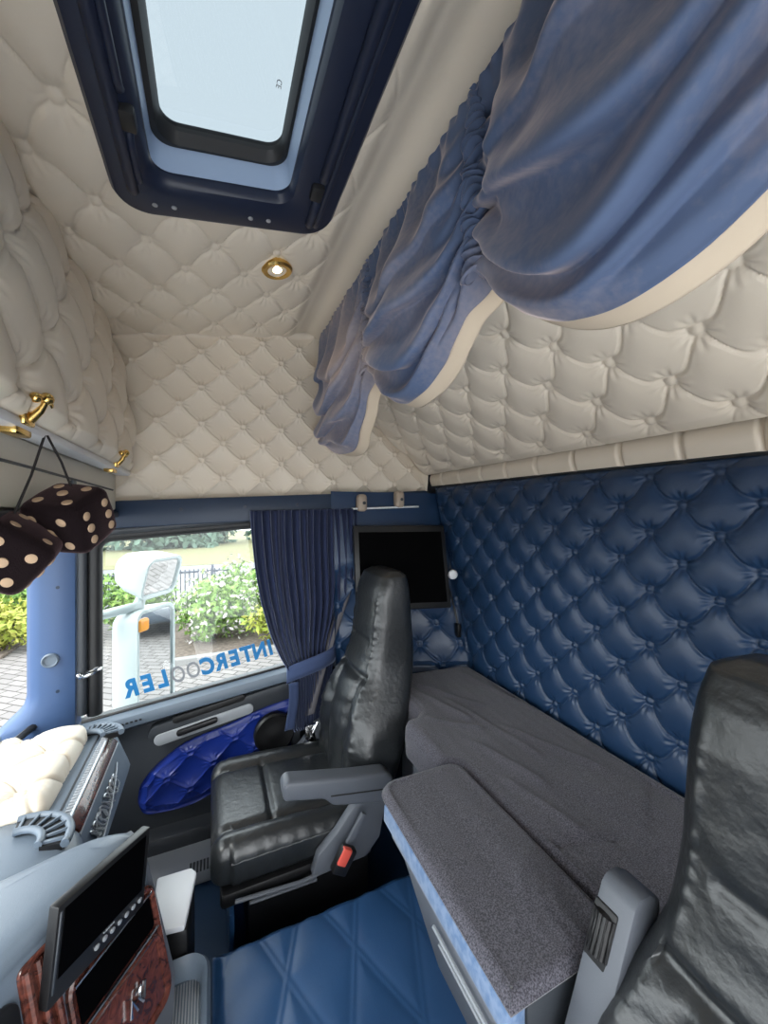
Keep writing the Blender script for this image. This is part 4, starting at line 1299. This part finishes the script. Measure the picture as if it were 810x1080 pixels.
# ------------------------------------------------------------------ box with a white lid, ribbed tray
bx = thing('storage_box', 'black box with a white lid on the floor past the console', 'box', (-.08, 1.15, -1.42))
obj('body', Geo().prism([(-.135, 1.075, -1.025), (-.055, 1.06, -1.025), (-.045, 1.21, -1.025), (-.135, 1.22, -1.025)], (0, 0, -.39), .012), 'black', bx)
obj('lid', Geo().prism([(-.14, 1.068, -1.024), (-.062, 1.055, -1.024), (-.040, 1.20, -1.024), (-.055, 1.222, -1.024), (-.14, 1.225, -1.024)], (0, 0, .016), .006), 'white', bx, label='white lid')
tr = thing('storage_tray', 'grey ribbed tray with a pale rim beside the floor cover', 'tray', (-.12, .9, -1.42))
o_ = [rrect(-.24, -.004, .62, 1.06, .05, 6), rrect(-.24, -.004, .62, 1.06, .05, 6), rrect(-.232, -.012, .628, 1.052, .045, 6), rrect(-.222, -.022, .638, 1.042, .04, 6), rrect(-.218, -.026, .642, 1.038, .04, 6)]
zs4 = [-1.415, -1.09, -1.078, -1.09, -1.125]
obj('shell', Geo().loft([[(x, y, zz) for x, y in ring_] for ring_, zz in zip(o_, zs4)]), 'dash', tr, angle=50)
g = Geo()
for i in range(30):
    x = -.212 + i * .0062
    g.box(x, x + .0032, .65, 1.03, -1.124, -1.120, .0008, 1)
obj('ribbed_mat', g, 'light_grey', tr)

# ================================================================== OUTSIDE
GZ = -2.75
obj('ground_paving', Geo().box(-40, 40, 2.6, 11.6, GZ - .2, GZ, 0).box(-40, -2.2, -20, 2.6, GZ - .2, GZ, 0).box(2.2, 40, -20, 2.6, GZ - .2, GZ, 0), 'paving', smooth=False, kind='structure')
obj('ground_bed', Geo().box(-.8, 30, 7.9, 11.2, GZ - .05, GZ + .05, .02).box(-30, -3.6, 9.5, 11.4, GZ - .05, GZ + .05, .02), 'soil', smooth=False, kind='structure')
obj('kerb', Geo().box(-.9, 30, 7.76, 7.9, GZ - .05, GZ + .12, .02), 'concrete', smooth=False, kind='structure')
obj('ground_verge', Geo().box(-60, 60, 11.6, 13, GZ - .2, GZ, 0).box(-80, 80, 22, 60, GZ - .2, GZ + .02, 0), 'verge', smooth=False, kind='structure')
obj('road', Geo().box(-80, 80, 13, 22, GZ - .2, GZ + .0, 0), 'asphalt', smooth=False, kind='structure')

def leaf_cloud(n, dims, size, seed, zc=.5, shell=.45):
    r = np.random.RandomState(seed)
    G = Geo()
    d = r.normal(size=(n, 3)); d /= np.linalg.norm(d, axis=1, keepdims=True)
    rad = r.uniform(shell, 1, n)[:, None] * (1 + .16 * np.sin(d[:, :1] * 7 + seed) + .14 * np.cos(d[:, 1:2] * 9 + d[:, 2:3] * 6))
    p = d * rad * np.array(dims) / 2
    p[:, 2] += dims[2] * zc
    p[:, 2] = np.maximum(p[:, 2], .03)
    a = r.normal(size=(n, 3)); a /= np.linalg.norm(a, axis=1, keepdims=True)
    b = np.cross(a, d + .3 * r.normal(size=(n, 3))); b /= np.linalg.norm(b, axis=1, keepdims=True) + 1e-9
    s_ = size * r.uniform(.6, 1.3, n)[:, None]
    q = np.stack([p - a * s_, p - b * s_ * .45, p + a * s_, p + b * s_ * .45], 1)
    G.v = [tuple(x_) for x_ in q.reshape(-1, 3)]
    G.f = [(4 * i, 4 * i + 1, 4 * i + 2, 4 * i + 3) for i in range(n)]
    return G

def copy_tree(o, parent=None):
    c = o.copy(); C.collection.objects.link(c)
    if parent: c.parent = parent
    for ch in list(o.children): copy_tree(ch, c)
    return c
def shift(G, loc):
    G.v = [(x + loc[0], y + loc[1], z + loc[2]) for x, y, z in G.v]
    return G
def make_shrub(label, lf, flowers, dims, seed, n=2600):
    t = thing('flowering_shrub' if flowers else 'shrub', label, 'shrub', (0, 0, GZ), 'shrubs along the paving')
    obj('foliage', shift(leaf_cloud(n, dims, .075, seed), (0, 0, GZ)), lf, t, smooth=False)
    if flowers: obj('blossom', shift(leaf_cloud(flowers, (dims[0] * 1.06, dims[1] * 1.06, dims[2] * 1.06), .06, seed + 1, shell=.9), (0, 0, GZ)), 'petal', t, smooth=False)
    g = Geo()
    for k_ in range(4):
        a = k_ * 1.6 + seed
        g.tube([(.05 * math.cos(a), .05 * math.sin(a), GZ), (.3 * dims[0] * math.cos(a) * .6, .3 * dims[1] * math.sin(a) * .6, GZ + dims[2] * .6)], [.025, .012], 6)
    obj('stem', g, 'bark', t)
    return t
sh = make_shrub('white flowering green shrub nearest the mirror, beyond the side window', 'leaf', 420, (1.75, 1.5, 1.38), 3)
spots = [(.05, 9.0, .95, None), (1.75, 9.1, 1.0, 'broad white flowering shrub in the middle of the bed beyond the side window'), (3.6, 9.2, 1.0, 'white flowering shrub mostly hidden by the window curtain'),
         (.75, 10.55, 1.0, 'taller flowering shrub against the fence beyond the side window')]
for i, (x, y, s_, lb) in enumerate(spots):
    o = sh if i == 0 else copy_tree(sh)
    o.location = (x, y, GZ + FLOOR + .04); o.scale = (s_, s_, s_); o.rotation_euler = (0, 0, i * 1.9)
    if lb: o['label'] = lb
ys = make_shrub('yellow green shrub low beside the curtain edge, beyond the side window', 'leaf_yellow', 0, (1.3, 1.1, 1.0), 9, 1500)
ys.location = (1.35, 8.15, GZ + FLOOR + .04)
yp = copy_tree(ys); yp.location = (-3.75, 9.95, GZ + FLOOR + .04); yp['label'] = 'yellow green shrub beyond the windscreen beside the blue pillar'
gs = make_shrub('green shrub left of the white mirror, beyond the side window', 'leaf', 0, (1.6, 1.3, 1.5), 14, 2000)
gs.location = (-1.6, 10.3, GZ + FLOOR + .03)
gp = copy_tree(gs); gp.location = (-3.9, 10.95, GZ + FLOOR + .03); gp['label'] = 'tall green shrub beyond the windscreen behind the yellow green one'; gp.scale = (.8, .8, 1.1)

# railing fence, one panel at a time
def make_panel():
    t = thing('fence_panel', 'dark upright bar fence panel between the shrubs and the road', 'fence', (0, 11.5, GZ), 'dark bar fence panels')
    g = Geo()
    for k_ in range(19): g.box(-.955 + k_ * .106, -.928 + k_ * .106, 11.485, 11.515, GZ + .06, GZ + 1.22, 0)
    obj('bars', g, 'fence', t, smooth=False)
    for z_ in (.14, 1.12): obj('rail', Geo().box(-.97, .97, 11.48, 11.52, GZ + z_, GZ + z_ + .05, 0), 'fence', t, smooth=False)
    obj('post', Geo().box(-1.03, -.97, 11.47, 11.53, GZ, GZ + 1.32, .004), 'fence', t)
    return t
fp = make_panel()
for i in range(7):
    o = fp if i == 0 else copy_tree(fp)
    o.location = (-5 + 2.0 * i, 11.5, GZ + FLOOR)
    
# trees beyond the road
def make_tree():
    t = thing('roadside_tree', 'blue green tree in the row far beyond the road', 'tree', (0, 0, GZ), 'trees beyond the road')
    obj('crown', shift(leaf_cloud(3000, (9, 6, 8), .40, 20, zc=.18, shell=.5), (0, 0, GZ + .1)), 'leaf_far', t, smooth=False)
    obj('trunk', Geo().tube([(0, 0, GZ), (.1, 0, GZ + 3), (0, .1, GZ + 6)], [.25, .2, .1], 8), 'bark', t)
    return t
tr0 = make_tree()
for i in range(9):
    o = tr0 if i == 0 else copy_tree(tr0)
    o.location = (-30 + i * 9.2, 35 + 2 * math.sin(i * 2.1), GZ + FLOOR + .02)
    o.rotation_euler = (0, 0, i * 1.3)

# door mirror
mir = thing('door_mirror', 'white truck door mirror with two glasses and amber lamp outside the side window', 'mirror', (-.33, 2.3, -1.05))
e1 = Vector((.55, .835, 0)).normalized(); nm_ = Vector((.835, -.55, 0)).normalized(); c0 = Vector((-.268, 2.30, -.74))
XM = Matrix(((e1.x, nm_.x, 0, c0.x), (e1.y, nm_.y, 0, c0.y), (0, 0, 1, c0.z), (0, 0, 0, 1)))
def mirror_shell(x0, x1, z0, z1, depth, lean=0.):
    R_ = []
    for y, sh_, r in ((-depth, .045, .05), (-depth * .85, .022, .06), (-depth * .55, .006, .06), (-.01, .0, .055), (.012, .0, .05), (.012, .014, .04), (-.004, .018, .036)):
        R_.append([(x - (lean if y < -.02 else 0), y, z) for x, z in rrect(x0 + sh_, x1 - sh_, z0 + sh_, z1 - sh_, r, 6)])
    G0 = Geo().loft(R_)
    return Geo().add(G0.v, G0.f, XM)
obj('housing', mirror_shell(-.135, .125, -.29, .255, .15, .02), 'mirror_white', mir)
obj('mirror_glass', Geo().prism([(x, .003, z) for x, z in rrect(-.112, .104, -.262, .232, .03, 5)], (0, -.005, 0), 0, 2, XM), 'mirror', mir, smooth=False)
obj('indicator', Geo().box(-.13, -.06, -.012, .020, .150, .215, .015, 4, XM), 'amber', mir, label='amber lamp')
c1 = Vector((-.245, 2.28, -.335))
n2 = Vector((.80, -.48, -.25)).normalized(); u2 = (Vector((0, 0, 1)) - n2 * n2.z).normalized(); e2 = u2.cross(n2) * -1
XM0 = XM
XM = Matrix(((e2.x, n2.x, u2.x, c1.x), (e2.y, n2.y, u2.y, c1.y), (e2.z, n2.z, u2.z, c1.z), (0, 0, 0, 1)))
obj('wide_angle_housing', mirror_shell(-.13, .13, -.10, .11, .19, .0), 'mirror_white', mir)
obj('mirror_glass', Geo().prism([(x, .003, z) for x, z in rrect(-.108, .108, -.078, .088, .03, 5)], (0, -.005, 0), 0, 2, XM), 'mirror', mir, smooth=False)
g = Geo()
g.tube([(-.66, 2.02, -.50), (-.50, 2.16, -.485), (-.33, 2.27, -.47)], .022, 10)
g.tube([(-.62, 1.95, -1.05), (-.52, 2.1, -1.06), (-.36, 2.28, -1.02)], .022, 10)
g.tube([(-.36, 2.28, -1.04), (-.34, 2.285, -.46), (-.31, 2.30, -.38)], .026, 10)
obj('arm', g, 'mirror_white', mir)
# outer skin of the cab the mirror arms grow from
obj('cab_side', Geo().box(-.60, -.48, YD + .045, 1.97, -1.9, .9, .03), 'mirror_white', kind='structure')

# parked cars
def make_car(label):
    t = thing('parked_car', label, 'car', (0, 0, GZ))
    body = [(-2.1, .35), (-2.12, .62), (-1.95, .85), (-1.1, .95), (-.55, 1.40), (.75, 1.44), (1.5, 1.0), (2.05, .92), (2.12, .6), (2.1, .3)]
    obj('body', Geo().prism([(x, -.86, z + GZ) for x, z in body], (0, 1.72, 0), .10, 3), 'car_paint', t)
    for sg in (-1, 1):
        obj('side_window', Geo().prism([(-.95, sg * .865, .98 + GZ), (-.50, sg * .865, 1.33 + GZ), (.70, sg * .865, 1.36 + GZ), (1.25, sg * .865, 1.0 + GZ)], (0, -sg * .01, 0)), 'car_glass', t, smooth=False)
        for x in (-1.3, 1.3):
            w = obj('wheel', Geo().lathe((x, sg * .80, .32 + GZ), (0, sg, 0), [(.24, -.08), (.32, -.07), (.32, .07), (.22, .085)], 24), 'tyre', t)
            obj('hub', Geo().lathe((x, sg * .80, .32 + GZ), (0, sg, 0), [(.19, .07), (.18, .092), (.03, .10)], 20), 'silver', w)
    obj('windscreen', Geo().prism([(-1.12, -.72, .98 + GZ), (-1.12, .72, .98 + GZ), (-.60, .66, 1.40 + GZ), (-.60, -.66, 1.40 + GZ)], (-.02, 0, .02)), 'car_glass', t, smooth=False)
    obj('rear_window', Geo().prism([(1.50, -.70, 1.03 + GZ), (1.50, .70, 1.03 + GZ), (.80, .66, 1.42 + GZ), (.80, -.66, 1.42 + GZ)], (.02, 0, .02)), 'car_glass', t, smooth=False)
    return t
ca = make_car('dark car seen past the windscreen at the edge of the paving'); ca.location = (-6.75, 10.2, GZ + FLOOR); ca.rotation_euler = (0, 0, .15)
cb = copy_tree(ca); cb['label'] = 'dark car reflected in the lower glass of the white mirror'; cb.location = (8.6, 5.2, GZ + FLOOR); cb.rotation_euler = (0, 0, .25)
